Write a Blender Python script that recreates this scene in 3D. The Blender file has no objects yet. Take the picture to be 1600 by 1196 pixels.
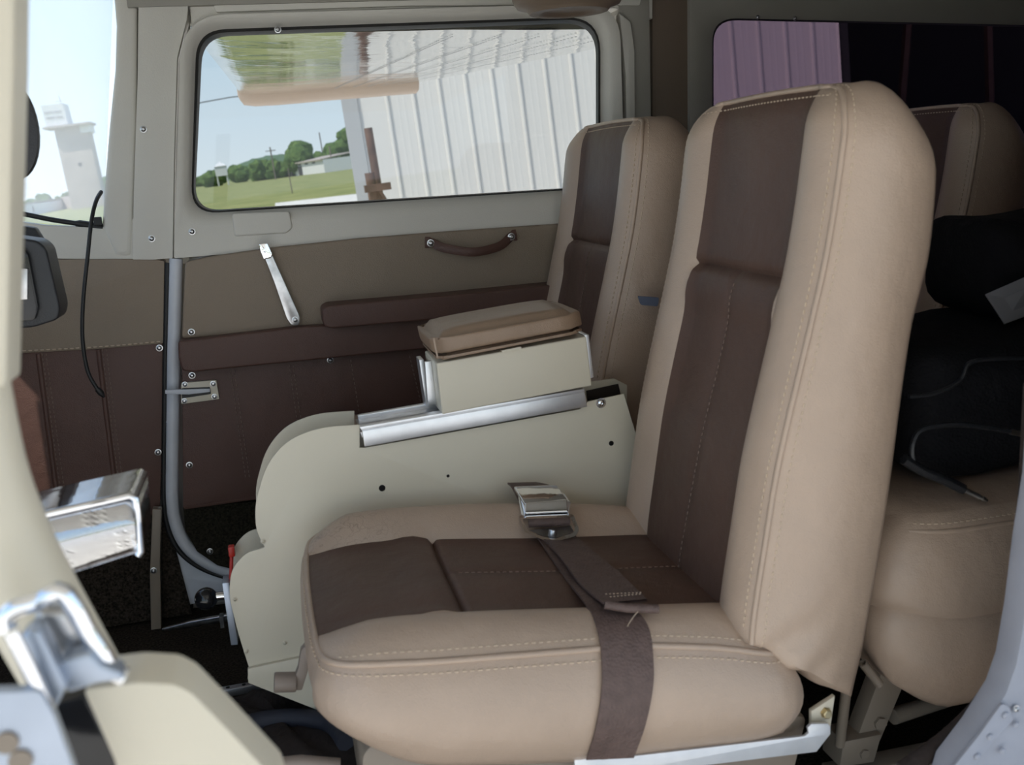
import bpy, bmesh, math, random
from mathutils import Vector, Matrix
from mathutils.bvhtree import BVHTree
random.seed(7)
scn = bpy.context.scene
COL = scn.collection

# ------------------------------------------------------------------ camera, sky, sun, exposure
FPX, PX0, PY0 = 1612.0, 800.0, 598.0
_X = Vector((.9715, .1048, -.2116)).normalized()
_Y = Vector((-.2283, .185, -.956)); _Y = (_Y - _X * _X.dot(_Y)).normalized()
_Z = _X.cross(_Y)
CAM = Vector((0, 0, .74))
cd = bpy.data.cameras.new('camera'); cam = bpy.data.objects.new('camera', cd); COL.objects.link(cam)
cd.sensor_width = 36; cd.lens = 36 * FPX / 1600; cd.clip_start = .02; cd.clip_end = 5000
cam.matrix_world = Matrix.Translation(CAM) @ Matrix((_X, _Y, _Z)).to_4x4()
cd.dof.use_dof = True; cd.dof.focus_distance = 1.8; cd.dof.aperture_fstop = 10.0
scn.camera = cam

UP = Vector((-.0751, -.0081, .9971)).normalized()          # true vertical outside: the aircraft sits nose-up
GX = (Vector((1, 0, 0)) - UP * UP.x).normalized(); GY = UP.cross(GX)
GROUND = CAM - UP * 1.55
GM = Matrix.Translation(GROUND) @ Matrix((GX, GY, UP)).transposed().to_4x4()

w = bpy.data.worlds.new('sky'); scn.world = w; w.use_nodes = True
nt = w.node_tree; bg = nt.nodes['Background']
tcw = nt.nodes.new('ShaderNodeTexCoord'); sep = nt.nodes.new('ShaderNodeSeparateXYZ'); rmp = nt.nodes.new('ShaderNodeValToRGB')
nt.links.new(tcw.outputs['Generated'], sep.inputs[0])
mrg = nt.nodes.new('ShaderNodeMapRange'); mrg.inputs[1].default_value = -1; mrg.inputs[2].default_value = 1
nt.links.new(sep.outputs['Z'], mrg.inputs[0]); nt.links.new(mrg.outputs[0], rmp.inputs[0])
e = rmp.color_ramp.elements; e[0].position = .44; e[0].color = (.35, .36, .30, 1); e[1].position = 1.0; e[1].color = (.24, .40, .72, 1)
for p_, c_ in ((.48, (.86, .93, .97, 1)), (.56, (.62, .80, .95, 1)), (.70, (.42, .60, .86, 1))):
    q_ = e.new(p_); q_.color = c_
nt.links.new(rmp.outputs[0], bg.inputs[0]); bg.inputs[1].default_value = 1.25
SUNDIR = Vector((-.52, -.24, .82)).normalized()
sd = bpy.data.lights.new('sun', 'SUN'); sd.energy = 5.2; sd.angle = .009; sd.color = (1, .95, .86)
sun = bpy.data.objects.new('sun', sd); COL.objects.link(sun)
sun.rotation_euler = SUNDIR.to_track_quat('Z', 'Y').to_euler(); sun.location = (0, 0, 30)
scn.view_settings.view_transform = 'Standard'; scn.view_settings.look = 'None'
scn.view_settings.gamma = 1; scn.view_settings.exposure = .3
try: scn.view_settings.use_curve_mapping = False
except Exception: pass

# ------------------------------------------------------------------ measuring helpers
def ray(px, py):
    v = Vector(((px - PX0) / FPX, -(py - PY0) / FPX, -1))
    return Vector((_X.dot(v), _Y.dot(v), _Z.dot(v)))
def at(px, py, Y=None, Z=None, X=None):
    d = ray(px, py)
    if Y is not None: t = (Y - CAM.y) / d.y
    elif Z is not None: t = (Z - CAM.z) / d.z
    else: t = (X - CAM.x) / d.x
    return CAM + d * t
def gpt(px, py, h=0.0):                     # point on the ground outside
    d = ray(px, py); t = -(1.55 - h) / d.dot(UP); p = CAM + d * t
    q = p - GROUND
    return Vector((q.dot(GX), q.dot(GY), h))
def gdist(px, py, dist):                    # point at a known distance, ground frame
    d = ray(px, py); p = CAM + d * (dist / d.dot(GY)); q = p - GROUND
    return Vector((q.dot(GX), q.dot(GY), q.dot(UP)))
def lerp(a, b, t): return a + (b - a) * t
def interp(tab, x):
    if x <= tab[0][0]: return tab[0][1]
    for (a, b), (c, d) in zip(tab, tab[1:]):
        if x <= c: return b + (d - b) * (x - a) / (c - a)
    return tab[-1][1]
def spline(pts, n=8):
    P = [Vector(p) for p in pts]; out = []
    for i in range(len(P) - 1):
        a, b, c, d = P[max(i-1, 0)], P[i], P[i+1], P[min(i+2, len(P)-1)]
        for k in range(n):
            t = k / n
            out.append(.5 * ((2*b) + (c-a)*t + (2*a-5*b+4*c-d)*t*t + (3*b-a-3*c+d)*t**3))
    out.append(P[-1]); return out

# ------------------------------------------------------------------ materials
def mat(name, col, rough=.5, metal=0.0, bump=None, var=0.0, vscale=6, spec=.5, coat=0, cols=None, crack=False, aniso=None):
    m = bpy.data.materials.new(name); m.use_nodes = True; n = m.node_tree; b = n.nodes['Principled BSDF']
    b.inputs['Base Color'].default_value = (*col, 1); b.inputs['Roughness'].default_value = rough
    b.inputs['Metallic'].default_value = metal; b.inputs['Specular IOR Level'].default_value = spec
    if coat: b.inputs['Coat Weight'].default_value = coat; b.inputs['Coat Roughness'].default_value = .1
    tc = n.nodes.new('ShaderNodeTexCoord')
    src = None
    if var or cols:
        nz = n.nodes.new('ShaderNodeTexNoise'); nz.inputs['Scale'].default_value = vscale; nz.inputs['Detail'].default_value = 6
        n.links.new(tc.outputs['Object'], nz.inputs['Vector'])
        rp = n.nodes.new('ShaderNodeValToRGB'); n.links.new(nz.outputs['Fac'], rp.inputs[0])
        rp.color_ramp.elements[0].position = .32; rp.color_ramp.elements[1].position = .68
        c0, c1 = cols if cols else ([c*(1-var) for c in col], [min(1, c*(1+var)) for c in col])
        rp.color_ramp.elements[0].color = (*c0, 1); rp.color_ramp.elements[1].color = (*c1, 1)
        n.links.new(rp.outputs[0], b.inputs['Base Color']); src = rp.outputs[0]
    last = None
    if crack:
        vo = n.nodes.new('ShaderNodeTexVoronoi'); vo.feature = 'DISTANCE_TO_EDGE'; vo.inputs['Scale'].default_value = 55
        wn = n.nodes.new('ShaderNodeTexNoise'); wn.inputs['Scale'].default_value = 30
        mx = n.nodes.new('ShaderNodeMixRGB'); mx.inputs[0].default_value = .09
        n.links.new(tc.outputs['Object'], wn.inputs['Vector']); n.links.new(tc.outputs['Object'], mx.inputs[1]); n.links.new(wn.outputs['Color'], mx.inputs[2])
        n.links.new(mx.outputs[0], vo.inputs['Vector'])
        l = n.nodes.new('ShaderNodeMapRange'); l.inputs[1].default_value = 0; l.inputs[2].default_value = .03
        l.inputs[3].default_value = 1; l.inputs[4].default_value = 0; n.links.new(vo.outputs['Distance'], l.inputs[0])
        # worn creases sit only round the far front corner of the cushion
        vm = n.nodes.new('ShaderNodeVectorMath'); vm.operation = 'DISTANCE'; vm.inputs[1].default_value = (.03, 1.17, .34)
        n.links.new(tc.outputs['Object'], vm.inputs[0])
        r2 = n.nodes.new('ShaderNodeMapRange'); r2.inputs[1].default_value = .03; r2.inputs[2].default_value = .11
        r2.inputs[3].default_value = .4; r2.inputs[4].default_value = 0; n.links.new(vm.outputs['Value'], r2.inputs[0])
        mu = n.nodes.new('ShaderNodeMath'); mu.operation = 'MULTIPLY'; n.links.new(l.outputs[0], mu.inputs[0]); n.links.new(r2.outputs[0], mu.inputs[1])
        m2 = n.nodes.new('ShaderNodeMixRGB'); n.links.new(mu.outputs[0], m2.inputs[0]); n.links.new(src, m2.inputs[1]); m2.inputs[2].default_value = (.05, .035, .03, 1)
        n.links.new(m2.outputs[0], b.inputs['Base Color'])
    for (sc, st, kind) in (bump or []):
        if kind == 'v':
            t = n.nodes.new('ShaderNodeTexVoronoi'); t.inputs['Scale'].default_value = sc; o = t.outputs['Distance']
        elif kind == 'w':
            t = n.nodes.new('ShaderNodeTexWave'); t.inputs['Scale'].default_value = sc; t.inputs['Distortion'].default_value = 1; o = t.outputs['Fac']
        else:
            t = n.nodes.new('ShaderNodeTexNoise'); t.inputs['Scale'].default_value = sc; t.inputs['Detail'].default_value = 4; o = t.outputs['Fac']
        n.links.new(tc.outputs['Object'], t.inputs['Vector'])
        bp = n.nodes.new('ShaderNodeBump'); bp.inputs['Strength'].default_value = 1; bp.inputs['Distance'].default_value = st
        n.links.new(o, bp.inputs['Height'])
        if last: n.links.new(last, bp.inputs['Normal'])
        last = bp.outputs[0]
    if last: n.links.new(last, b.inputs['Normal'])
    return m
LB = [(9, .006, 'n'), (38, .0012, 'n'), (700, .00022, 'v')]
M = {}
M['tan'] = mat('tan_leather', (.455, .338, .258), .37, bump=LB, var=.06, vscale=7)
M['tancr'] = mat('tan_leather_creased', (.455, .338, .258), .37, bump=LB, var=.06, vscale=7, crack=True)
M['tan2'] = mat('tan_brown_leather', (.30, .205, .14), .38, bump=LB, var=.08, vscale=12)
M['brown'] = mat('brown_leather', (.105, .060, .045), .48, spec=.28, bump=LB, var=.10, vscale=9)
M['brownp'] = mat('brown_vinyl', (.105, .052, .040), .5, bump=[(20, .003, 'n'), (600, .0003, 'v')], var=.08)
M['tanp'] = mat('tan_vinyl', (.27, .21, .155), .55, bump=[(14, .003, 'n'), (600, .0003, 'v')], var=.05)
M['thread'] = mat('tan_thread', (.55, .43, .32), .7)
M['threadd'] = mat('brown_thread', (.22, .15, .12), .7)
M['cream'] = mat('cream_paint', (.68, .62, .50), .38, bump=[(400, .0001, 'n')], var=.02)
M['trimp'] = mat('off_white_plastic', (.66, .63, .57), .5, bump=[(500, .0003, 'n')], var=.03)
M['trimg'] = mat('grey_cream_plastic', (.34, .32, .28), .55, bump=[(500, .0003, 'n')], var=.04)
M['brownstrip'] = mat('brown_trim', (.17, .125, .09), .6, bump=[(500, .0003, 'n')])
M['jamb'] = mat('jamb_paint_shaded', (.30, .31, .36), .42, var=.06, vscale=25)  # near jamb copy, its shade put into a darker base colour
M['jambf'] = mat('jamb_paint_light', (.62, .64, .70), .4, var=.06, vscale=25)  # lighter copy of the same paint for the far jamb
M['black'] = mat('black_rubber', (.012, .012, .013), .5)
M['blackv'] = mat('black_vinyl', (.02, .021, .025), .42, bump=[(500, .0003, 'v')])
M['blackg'] = mat('black_gloss', (.01, .01, .012), .12)
M['chrome'] = mat('chrome', (.86, .87, .9), .06, 1, bump=[(60, .0002, 'n')])
M['steel'] = mat('worn_steel', (.55, .55, .56), .28, 1, var=.2, vscale=60)
M['alu'] = mat('brushed_aluminium', (.80, .81, .84), .38, 1, var=.05, vscale=40)
M['aluw'] = mat('bright_aluminium', (.80, .81, .84), .45, .6, var=.05, vscale=40)
M['carpet'] = mat('dark_brown_carpet', (.03, .024, .018), .95, bump=[(420, .002, 'n'), (60, .002, 'n')], cols=((.012, .009, .007), (.055, .044, .034)), vscale=260, spec=.1)
M['carpetg'] = mat('dark_carpet', (.02, .018, .013), .95, bump=[(420, .002, 'n')], cols=((.012, .010, .008), (.035, .032, .022)), vscale=300, spec=.1)
M['web'] = mat('brown_webbing', (.11, .07, .06), .6, bump=[(330, .0006, 'v')], var=.15, vscale=80)
M['frame'] = mat('tan_frame_paint', (.26, .21, .165), .4, var=.06)
M['knob'] = mat('beige_plastic', (.27, .215, .18), .45)
M['red'] = mat('red_plastic', (.5, .02, .01), .4)
M['blue'] = mat('blue_grey_cloth', (.12, .14, .2), .8)
M['paper'] = mat('grey_paper', (.35, .35, .38), .8)
M['brass'] = mat('zinc_yellow_bolt', (.62, .5, .3), .35, 1)
M['cloth'] = mat('dark_brown_cloth', (.022, .014, .012), .9, bump=[(25, .01, 'n')])
M['bagc'] = mat('black_canvas', (.010, .010, .012), .9, bump=[(300, .0006, 'v'), (14, .012, 'n')], spec=.15)
M['dnav'] = mat('dark_navy_cloth', (.02, .022, .035), .7, bump=[(25, .004, 'n')])
M['placard'] = mat('placard_black', (.03, .025, .022), .4)
M['plate'] = mat('grey_metal', (.40, .45, .54), .35, .7, var=.08, vscale=20)

def glassm(name, tint, gloss=.06, haze=0, hazecol=(1, 1, 1)):
    m = bpy.data.materials.new(name); m.use_nodes = True; n = m.node_tree; n.nodes.clear()
    out = n.nodes.new('ShaderNodeOutputMaterial'); tr = n.nodes.new('ShaderNodeBsdfTransparent'); tr.inputs[0].default_value = (*tint, 1)
    gl = n.nodes.new('ShaderNodeBsdfGlossy'); gl.inputs['Roughness'].default_value = .02
    mx = n.nodes.new('ShaderNodeMixShader'); mx.inputs[0].default_value = gloss
    n.links.new(tr.outputs[0], mx.inputs[1]); n.links.new(gl.outputs[0], mx.inputs[2]); last = mx.outputs[0]
    if haze:
        tl = n.nodes.new('ShaderNodeBsdfTranslucent'); tl.inputs[0].default_value = (*hazecol, 1)
        m2 = n.nodes.new('ShaderNodeMixShader'); m2.inputs[0].default_value = haze
        n.links.new(last, m2.inputs[1]); n.links.new(tl.outputs[0], m2.inputs[2]); last = m2.outputs[0]
    n.links.new(last, out.inputs[0]); return m
M['glass'] = glassm('door_glass', (.72, .73, .73), .03)  # grey tint added to dim the sunlit view outside
M['glassp'] = glassm('violet_tinted_glass', (.33, .28, .33), .03)
M['glassw'] = glassm('dusty_windshield', (.80, .82, .84), .03, .38)

# ------------------------------------------------------------------ mesh helpers
def tag(o, label=None, cat=None, group=None, kind=None):
    if label: o['label'] = label
    if cat: o['category'] = cat
    if group: o['group'] = group
    if kind: o['kind'] = kind
    return o
def empty(name, loc=(0, 0, 0), **k):
    o = bpy.data.objects.new(name, None); COL.objects.link(o); o.location = loc; o.empty_display_size = .05
    return tag(o, **k)
def link(name, bm, m, parent=None, smooth=None, **k):
    me = bpy.data.meshes.new(name)
    bmesh.ops.recalc_face_normals(bm, faces=bm.faces[:])
    bm.to_mesh(me); bm.free()
    for mm in (m if isinstance(m, (list, tuple)) else [m]): me.materials.append(mm)
    if smooth is not None:
        for p in me.polygons: p.use_smooth = True
        try: me.set_sharp_from_angle(angle=math.radians(smooth))
        except Exception: pass
    o = bpy.data.objects.new(name, me); COL.objects.link(o)
    if parent:
        o.parent = parent
        o.matrix_parent_inverse = Matrix.Identity(4) if parent.get('_g') else wm(parent).inverted()
    return tag(o, **k)
def wm(o):
    m = o.matrix_basis.copy()
    if o.parent: m = wm(o.parent) @ o.matrix_parent_inverse @ m
    return m
def poly_prism(bm, pts, off, mi=0):
    a = [bm.verts.new(p) for p in pts]; b = [bm.verts.new(Vector(p) + off) for p in pts]
    n = len(a); fs = [bm.faces.new(a), bm.faces.new(b[::-1])]
    for i in range(n): fs.append(bm.faces.new((a[i], b[i], b[(i+1) % n], a[(i+1) % n])))
    for f in fs: f.material_index = mi
def rnd(pts, r, n=5):
    """round the corners of a closed 2D/3D polygon; r may be a number or a list"""
    P = [Vector(p) for p in pts]; out = []; N = len(P)
    for i, p in enumerate(P):
        rr = r[i] if isinstance(r, (list, tuple)) else r
        a, b = P[i-1], P[(i+1) % N]
        if rr <= 0: out.append(p); continue
        da, db = (a-p), (b-p); la, lb = da.length, db.length
        rr = min(rr, la*.49, lb*.49); s, e = p + da/la*rr, p + db/lb*rr
        for k in range(n+1):
            t = k/n; out.append(s*(1-t)**2 + p*2*t*(1-t) + e*t*t)
    return out
def slab(name, pix, Y, thick, m, parent=None, bevel=0, r=0, seg=2, smooth=40, **k):
    pp = rnd([(x, y) for x, y in pix], r) if r else [Vector(p) for p in pix]
    bm = bmesh.new(); poly_prism(bm, [at(p[0], p[1], Y=Y) for p in pp], Vector((0, thick, 0)))
    if bevel: bev(bm, bevel, seg)
    return link(name, bm, m, parent, smooth, **k)
def bev(bm, wd, seg=2, ang=30):
    bmesh.ops.recalc_face_normals(bm, faces=bm.faces[:])
    es = [e for e in bm.edges if len(e.link_faces) == 2 and e.calc_face_angle(0) > math.radians(ang)]
    bmesh.ops.bevel(bm, geom=es, offset=wd, segments=seg, profile=.6, affect='EDGES', clamp_overlap=True)
def add_box(bm, c, s, rot=None, wd=0, seg=2):
    b2 = bmesh.new(); bmesh.ops.create_cube(b2, size=1)
    for v in b2.verts: v.co = Vector((v.co.x*s[0], v.co.y*s[1], v.co.z*s[2]))
    if wd: bev(b2, wd, seg)
    for v in b2.verts:
        if rot: v.co = rot @ v.co
        v.co += Vector(c)
    merge(bm, b2)
def merge(bm, b2):
    me = bpy.data.meshes.new('t'); b2.to_mesh(me); b2.free(); bm.from_mesh(me); bpy.data.meshes.remove(me)
def add_tube(bm, pts, r, n=8, cap=True, flat=None):
    P = [Vector(p) for p in pts]; rings = []; prev = None
    for i, p in enumerate(P):
        t = (P[min(i+1, len(P)-1)] - P[max(i-1, 0)]).normalized()
        if prev is None:
            u = t.orthogonal().normalized()
        else:
            u = (prev - t*prev.dot(t)).normalized()
        prev = u; v = t.cross(u); rr = r[i] if isinstance(r, (list, tuple)) else r
        rings.append([bm.verts.new(p + (u*math.cos(a) + v*math.sin(a))*rr) for a in [2*math.pi*k/n for k in range(n)]])
    for a, b in zip(rings, rings[1:]):
        for k in range(n): bm.faces.new((a[k], a[(k+1) % n], b[(k+1) % n], b[k]))
    if cap: bm.faces.new(rings[0][::-1]); bm.faces.new(rings[-1])
def add_cyl(bm, a, b, r, n=16, wd=0):
    b2 = bmesh.new(); add_tube(b2, [a, b], r, n)
    if wd: bev(b2, wd, 2, 50)
    merge(bm, b2)
def add_lathe(bm, o, ax, prof, n=20):
    o = Vector(o); ax = Vector(ax).normalized(); u = ax.orthogonal().normalized(); v = ax.cross(u); rings = []
    for (r, h) in prof:
        rings.append([bm.verts.new(o + ax*h + (u*math.cos(2*math.pi*k/n) + v*math.sin(2*math.pi*k/n))*max(r, 1e-5)) for k in range(n)])
    for a, b in zip(rings, rings[1:]):
        for k in range(n): bm.faces.new((a[k], a[(k+1) % n], b[(k+1) % n], b[k]))
    bm.faces.new(rings[0][::-1]); bm.faces.new(rings[-1])
def screw(parent, p, ax=(0, -1, 0), r=.0042, m=None, name='screw'):
    bm = bmesh.new()
    add_lathe(bm, p, ax, [(r*1.35, 0), (r*1.35, .0006), (r, .0008), (r*.85, .0022), (r*.35, .0028), (r*.3, .0012), (0, .0012)], 14)
    return link(name, bm, m or M['steel'], parent, 50)
def dashes(bm, path, r=.0009, ln=.0042, gap=.003):
    P = [Vector(p) for p in path]; acc = [0]
    for a, b in zip(P, P[1:]): acc.append(acc[-1] + (b-a).length)
    def pos(s):
        for i in range(len(acc)-1):
            if s <= acc[i+1]:
                d = acc[i+1]-acc[i]; return P[i].lerp(P[i+1], (s-acc[i])/d if d else 0)
        return P[-1]
    s = 0
    while s + ln < acc[-1]:
        a, b = pos(s), pos(s+ln)
        if (b-a).length > 1e-5:
            add_tube(bm, [a, a.lerp(b, .2), a.lerp(b, .8), b], [r*.5, r, r, r*.5], 5)
        s += ln + gap
def strip_rings(bm, loops, mis=None, close=True):
    V = [[bm.verts.new(p) for p in L] for L in loops]; n = len(V[0])
    for k, (a, b) in enumerate(zip(V, V[1:])):
        for i in range(n if close else n-1):
            f = bm.faces.new((a[i], a[(i+1) % n], b[(i+1) % n], b[i])); f.material_index = mis[k] if mis else 0
    return V
def pxloop(q, r, Y, n=8):
    out = []
    for p in rnd(q, r, n): out.append(at(p[0], p[1], Y=Y))
    return out
def drop(o):
    for c in [x for x in bpy.data.objects if x.parent == o]: drop(c)
    bpy.data.objects.remove(o)
def copy_tree(o, off=Vector((0, 0, 0)), parent=None):
    c = o.copy(); COL.objects.link(c)
    if parent: c.parent = parent; c.matrix_parent_inverse = o.matrix_parent_inverse.copy()
    else: c.location = o.location + off
    for ch in [x for x in bpy.data.objects if x.parent == o]: copy_tree(ch, off, c)
    return c

# ------------------------------------------------------------------ cabin shell (structure)
W = 1.80
def S(o, label=None): o['kind'] = 'structure'; return tag(o, label)
bm = bmesh.new(); add_box(bm, (.55, 1.27, -.02), (3.6, 1.12, .04))
S(link('floor', bm, M['carpet']), 'dark brown carpeted cabin floor')
bm = bmesh.new()
add_box(bm, (.73, 1.27, 1.13), (3.14, 1.12, .03))
S(link('ceiling', bm, M['trimg']), 'grey cabin ceiling')
# near side of the cabin behind the door opening
wn_ = empty('wall_near', (1.4, .74, 0)); S(wn_, 'near side wall of the cabin behind the open doorway')
bm = bmesh.new(); add_box(bm, (1.55, .735, .55), (1.75, .03, 1.2))
link('side_panel', bm, M['trimg'], wn_)
bm = bmesh.new(); add_box(bm, (-.10, .735, 1.09), (1.6, .03, .10))
link('header', bm, M['trimg'], wn_)
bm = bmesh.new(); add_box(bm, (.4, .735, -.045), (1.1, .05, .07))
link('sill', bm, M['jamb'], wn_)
bm = bmesh.new(); add_box(bm, (2.33, 1.27, .55), (.04, 1.12, 1.2))
S(link('wall_rear', bm, M['carpetg']), 'dark rear bulkhead of the cabin')
bm = bmesh.new(); add_box(bm, (-1.02, 1.27, .34), (.04, 1.12, .72))
S(link('wall_front', bm, M['black']), 'dark firewall ahead of the front seats')

# --- far wall: kick panels, pillar trims
wf = empty('wall_far', (0, W, 0)); S(wf, 'far side wall of the cabin beside the far door')
slab('cowl_panel', [(-160, 345), (30, 347), (70, 352), (158, 356), (215, 340), (240, 408), (-160, 400)], 1.79, .03, M['trimp'], wf, .006, r=6)
slab('tan_side_panel', [(-170, 400), (60, 406), (240, 405), (257, 408), (255, 537), (150, 546), (20, 553), (-170, 563)], 1.785, .035, M['tanp'], wf, .004, r=3, label='tan vinyl upper side panel')
slab('brown_side_panel', [(-170, 562), (20, 552), (150, 545), (255, 536), (255, 640), (250, 805), (100, 820), (-170, 850)], 1.787, .035, M['brownp'], wf, .004, label='brown vinyl pleated side panel')
slab('lower_carpet', [(-200, 850), (100, 818), (258, 800), (300, 960), (220, 972), (-200, 1040)], 1.79, .04, M['carpet'], wf, label='dark brown carpet at the foot of the side wall')
bm = bmesh.new()
dashes(bm, spline([at(x, y, Y=1.7835) for x, y in [(-60, 556), (20, 549.5), (150, 542.5), (254, 533.5)]], 10), .0012, .006, .003)
link('stitching', bm, M['thread'], wf)
bm = bmesh.new()
for x0, y0, x1, y1 in ((-18, 560, 6, 780), (66, 552, 95, 770), (72, 552, 101, 770), (160, 545, 190, 790), (166, 545, 196, 790)):
    dashes(bm, [at(lerp(x0, x1, t/12), lerp(y0, y1, t/12), Y=1.786) for t in range(13)], .0009, .005, .003)
link('stitching', bm, M['threadd'], wf)
bm = bmesh.new()
for x0, y0, x1, y1 in ((60, 553, 89, 772), (154, 546, 184, 792)):
    add_tube(bm, [at(lerp(x0, x1, t/8), lerp(y0, y1, t/8), Y=1.789) for t in range(9)], .005, 8)
link('pleat_ridge', bm, M['brownp'], wf, 60)
for x, y in ((249, 544), (247, 707)): screw(wf, at(x, y, Y=1.785))
# filler behind the pillars (fuselage skin round the openings)
slab('skin', [(262, 400), (1100, 345), (1180, 1150), (262, 975)], 1.845, .01, M['trimg'], wf)
slab('skin', [(196, -80), (312, -80), (297, 45), (292, 340), (296, 412), (196, 412)], 1.84, .01, M['trimp'], wf)
slab('skin', [(1070, 430), (2400, 420), (2400, 1300), (1070, 1300)], 1.83, .03, M['carpetg'], wf)
slab('skin', [(-250, 900), (400, 800), (400, 1100), (-250, 1200)], 1.85, .02, M['black'], wf)
# front post beside the windshield
t1 = empty('trim_1', at(230, 200, Y=1.79)); S(t1, 'off-white post trim between windshield and far door window')
slab('inner_post', [(172, -70), (214, -70), (213, 200), (206, 402), (180, 402), (159, 356), (162, 300), (170, 200), (179, 110), (181, 40)], 1.787, .05, M['trimp'], t1, .010, seg=3)
slab('post_cover', [(217, -70), (300, -70), (292, 30), (277, 90), (272, 250), (270, 404), (240, 406), (207, 406), (209, 300), (215, 120)], 1.781, .05, M['trimp'], t1, .003, r=2)
for x, y in ((224, 202), (237, 373)): screw(t1, at(x, y, Y=1.781))
# header above the door, rear post, brown strip
t2 = empty('trim_2', at(600, 0, Y=1.79)); S(t2, 'off-white header trim above the far door window')
slab('header_panel', [(290, -80), (1020, -80), (1020, 30), (960, 12), (640, 13), (336, 24), (300, 60)], 1.79, .05, M['trimp'], t2, .003)
bm = bmesh.new(); add_box(bm, (.4, 1.80, 1.045), (1.16, .05, .05))
link('header_lip', bm, M['trimg'], t2)
bm = bmesh.new(); add_box(bm, (1.05, 1.815, 1.075), (2.5, .03, .09)); link('upper_lining', bm, M['trimg'], t2)
slab('header_edge', [(332, -60), (1012, -60), (1000, 8), (640, 9), (338, 19), (334, 10)], 1.782, .03, M['trimp'], t2, .002, r=2)
t3 = empty('trim_3', at(1040, 100, Y=1.79)); S(t3, 'post trim with a brown strip behind the far door')
slab('post_panel', [(955, -80), (1014, -80), (1017, 120), (1022, 480), (980, 480), (980, 150), (975, 60)], 1.786, .05, M['trimg'], t3, .004)
slab('post_edge', [(968, 20), (986, 34), (992, 80), (994, 480), (980, 480), (978, 120)], 1.778, .03, M['trimp'], t3, .003)
slab('brown_strip', [(1019, -80), (1077, -80), (1076, 300), (1080, 700), (1024, 700), (1019, 200)], 1.80, .05, M['brownstrip'], t3, .003, label='brown strip')
slab('post_panel', [(1077, -80), (1100, -80), (1092, 60), (1095, 800), (1080, 800)], 1.79, .05, M['trimg'], t3, .003)

# --- windshield and its black seal
wi = empty('window_3', at(100, 200, Y=1.7)); S(wi, 'hazy sunlit windshield at the left')
gp = [at(178, -40, Y=1.80), at(100, -40, Y=1.80), at(20, -40, Y=1.78), at(-60, -40, Y=1.70), at(-140, -40, Y=1.5), Vector((-.85, 1.27, 1.08)), Vector((-.85, .80, 1.08))]
gb = [at(162, 356, Y=1.80), at(90, 351, Y=1.81), at(10, 345, Y=1.80), at(-60, 345, Y=1.75), at(-200, 345, Y=1.6), Vector((-.97, 1.27, .70)), Vector((-.97, .80, .70))]
bm = bmesh.new(); A_, B_ = spline(gp, 6), spline(gb, 6)
rows = [[a.lerp(b, t/6) for a, b in zip(A_, B_)] for t in range(7)]
strip_rings(bm, rows, close=False); link('glass', bm, M['glassw'], wi, 80)
bm = bmesh.new(); add_tube(bm, [b + Vector((0, -.004, 0)) for b in spline([gb[0], at(125, 350, Y=1.80), at(80, 343, Y=1.80), at(24, 332, Y=1.80), at(-80, 315, Y=1.78)], 6)], [.0065]*7 + [.004]*18, 8)
link('seal', bm, M['black'], wi, 60)
bm = bmesh.new(); add_box(bm, at(153, 346, Y=1.79), (.012, .01, .014), wd=.002); link('seal_clip', bm, M['black'], wi)
# cowl deck under the windshield
bm = bmesh.new(); add_box(bm, (-.75, 1.18, .665), (.42, .82, .03), wd=.01); S(link('trim_4', bm, M['blackv'], None, 50), 'black deck under the windshield')
bm = bmesh.new(); add_box(bm, (-.55, 1.24, .42), (.03, .95, .50), wd=.008); tag(link('dashboard', bm, M['blackv'], None, 50), 'unseen black dashboard, added to bound the sun strip on the far kick panel', 'dashboard')  # out of view; its far edge is set to cut the sun strip

# --- far door
dr = empty('door_1', at(300, 700, Y=1.78)); S(dr, 'closed far door with window, armrest and pull strap')
q = [[(317, 58), (931, 35), (931, 291), (304, 330)], [(307, 47), (938, 25), (938, 294), (298, 335)],
     [(296, 36), (949, 15), (951, 305), (291, 346)], [(290, 29), (957, 8), (962, 318), (285, 356)],
     [(283, 24), (968, 4), (978, 345), (272, 404)], [(283, 24), (968, 4), (978, 345), (272, 404)]]
rr_ = [[42, 52, 30, 42], [46, 56, 30, 44], [52, 62, 30, 46], [58, 66, 30, 40], [72, 60, 10, 4], [72, 60, 10, 4]]
ys = [1.799, 1.792, 1.778, 1.772, 1.772, 1.80]
bm = bmesh.new(); strip_rings(bm, [pxloop(a, b, y) for a, b, y in zip(q[1:], rr_[1:], ys[1:])])
link('window_surround', bm, M['trimp'], dr, 50, label='off-white window surround')
bm = bmesh.new(); strip_rings(bm, [pxloop(q[1], rr_[1], 1.7925), pxloop([(312, 52), (935, 29), (935, 292), (301, 332)], rr_[0], 1.786), pxloop(q[0], rr_[0], 1.799), pxloop(q[0], rr_[0], 1.81)])
sl = link('window_seal', bm, M['black'], dr, 50, label='black rubber window seal')
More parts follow.
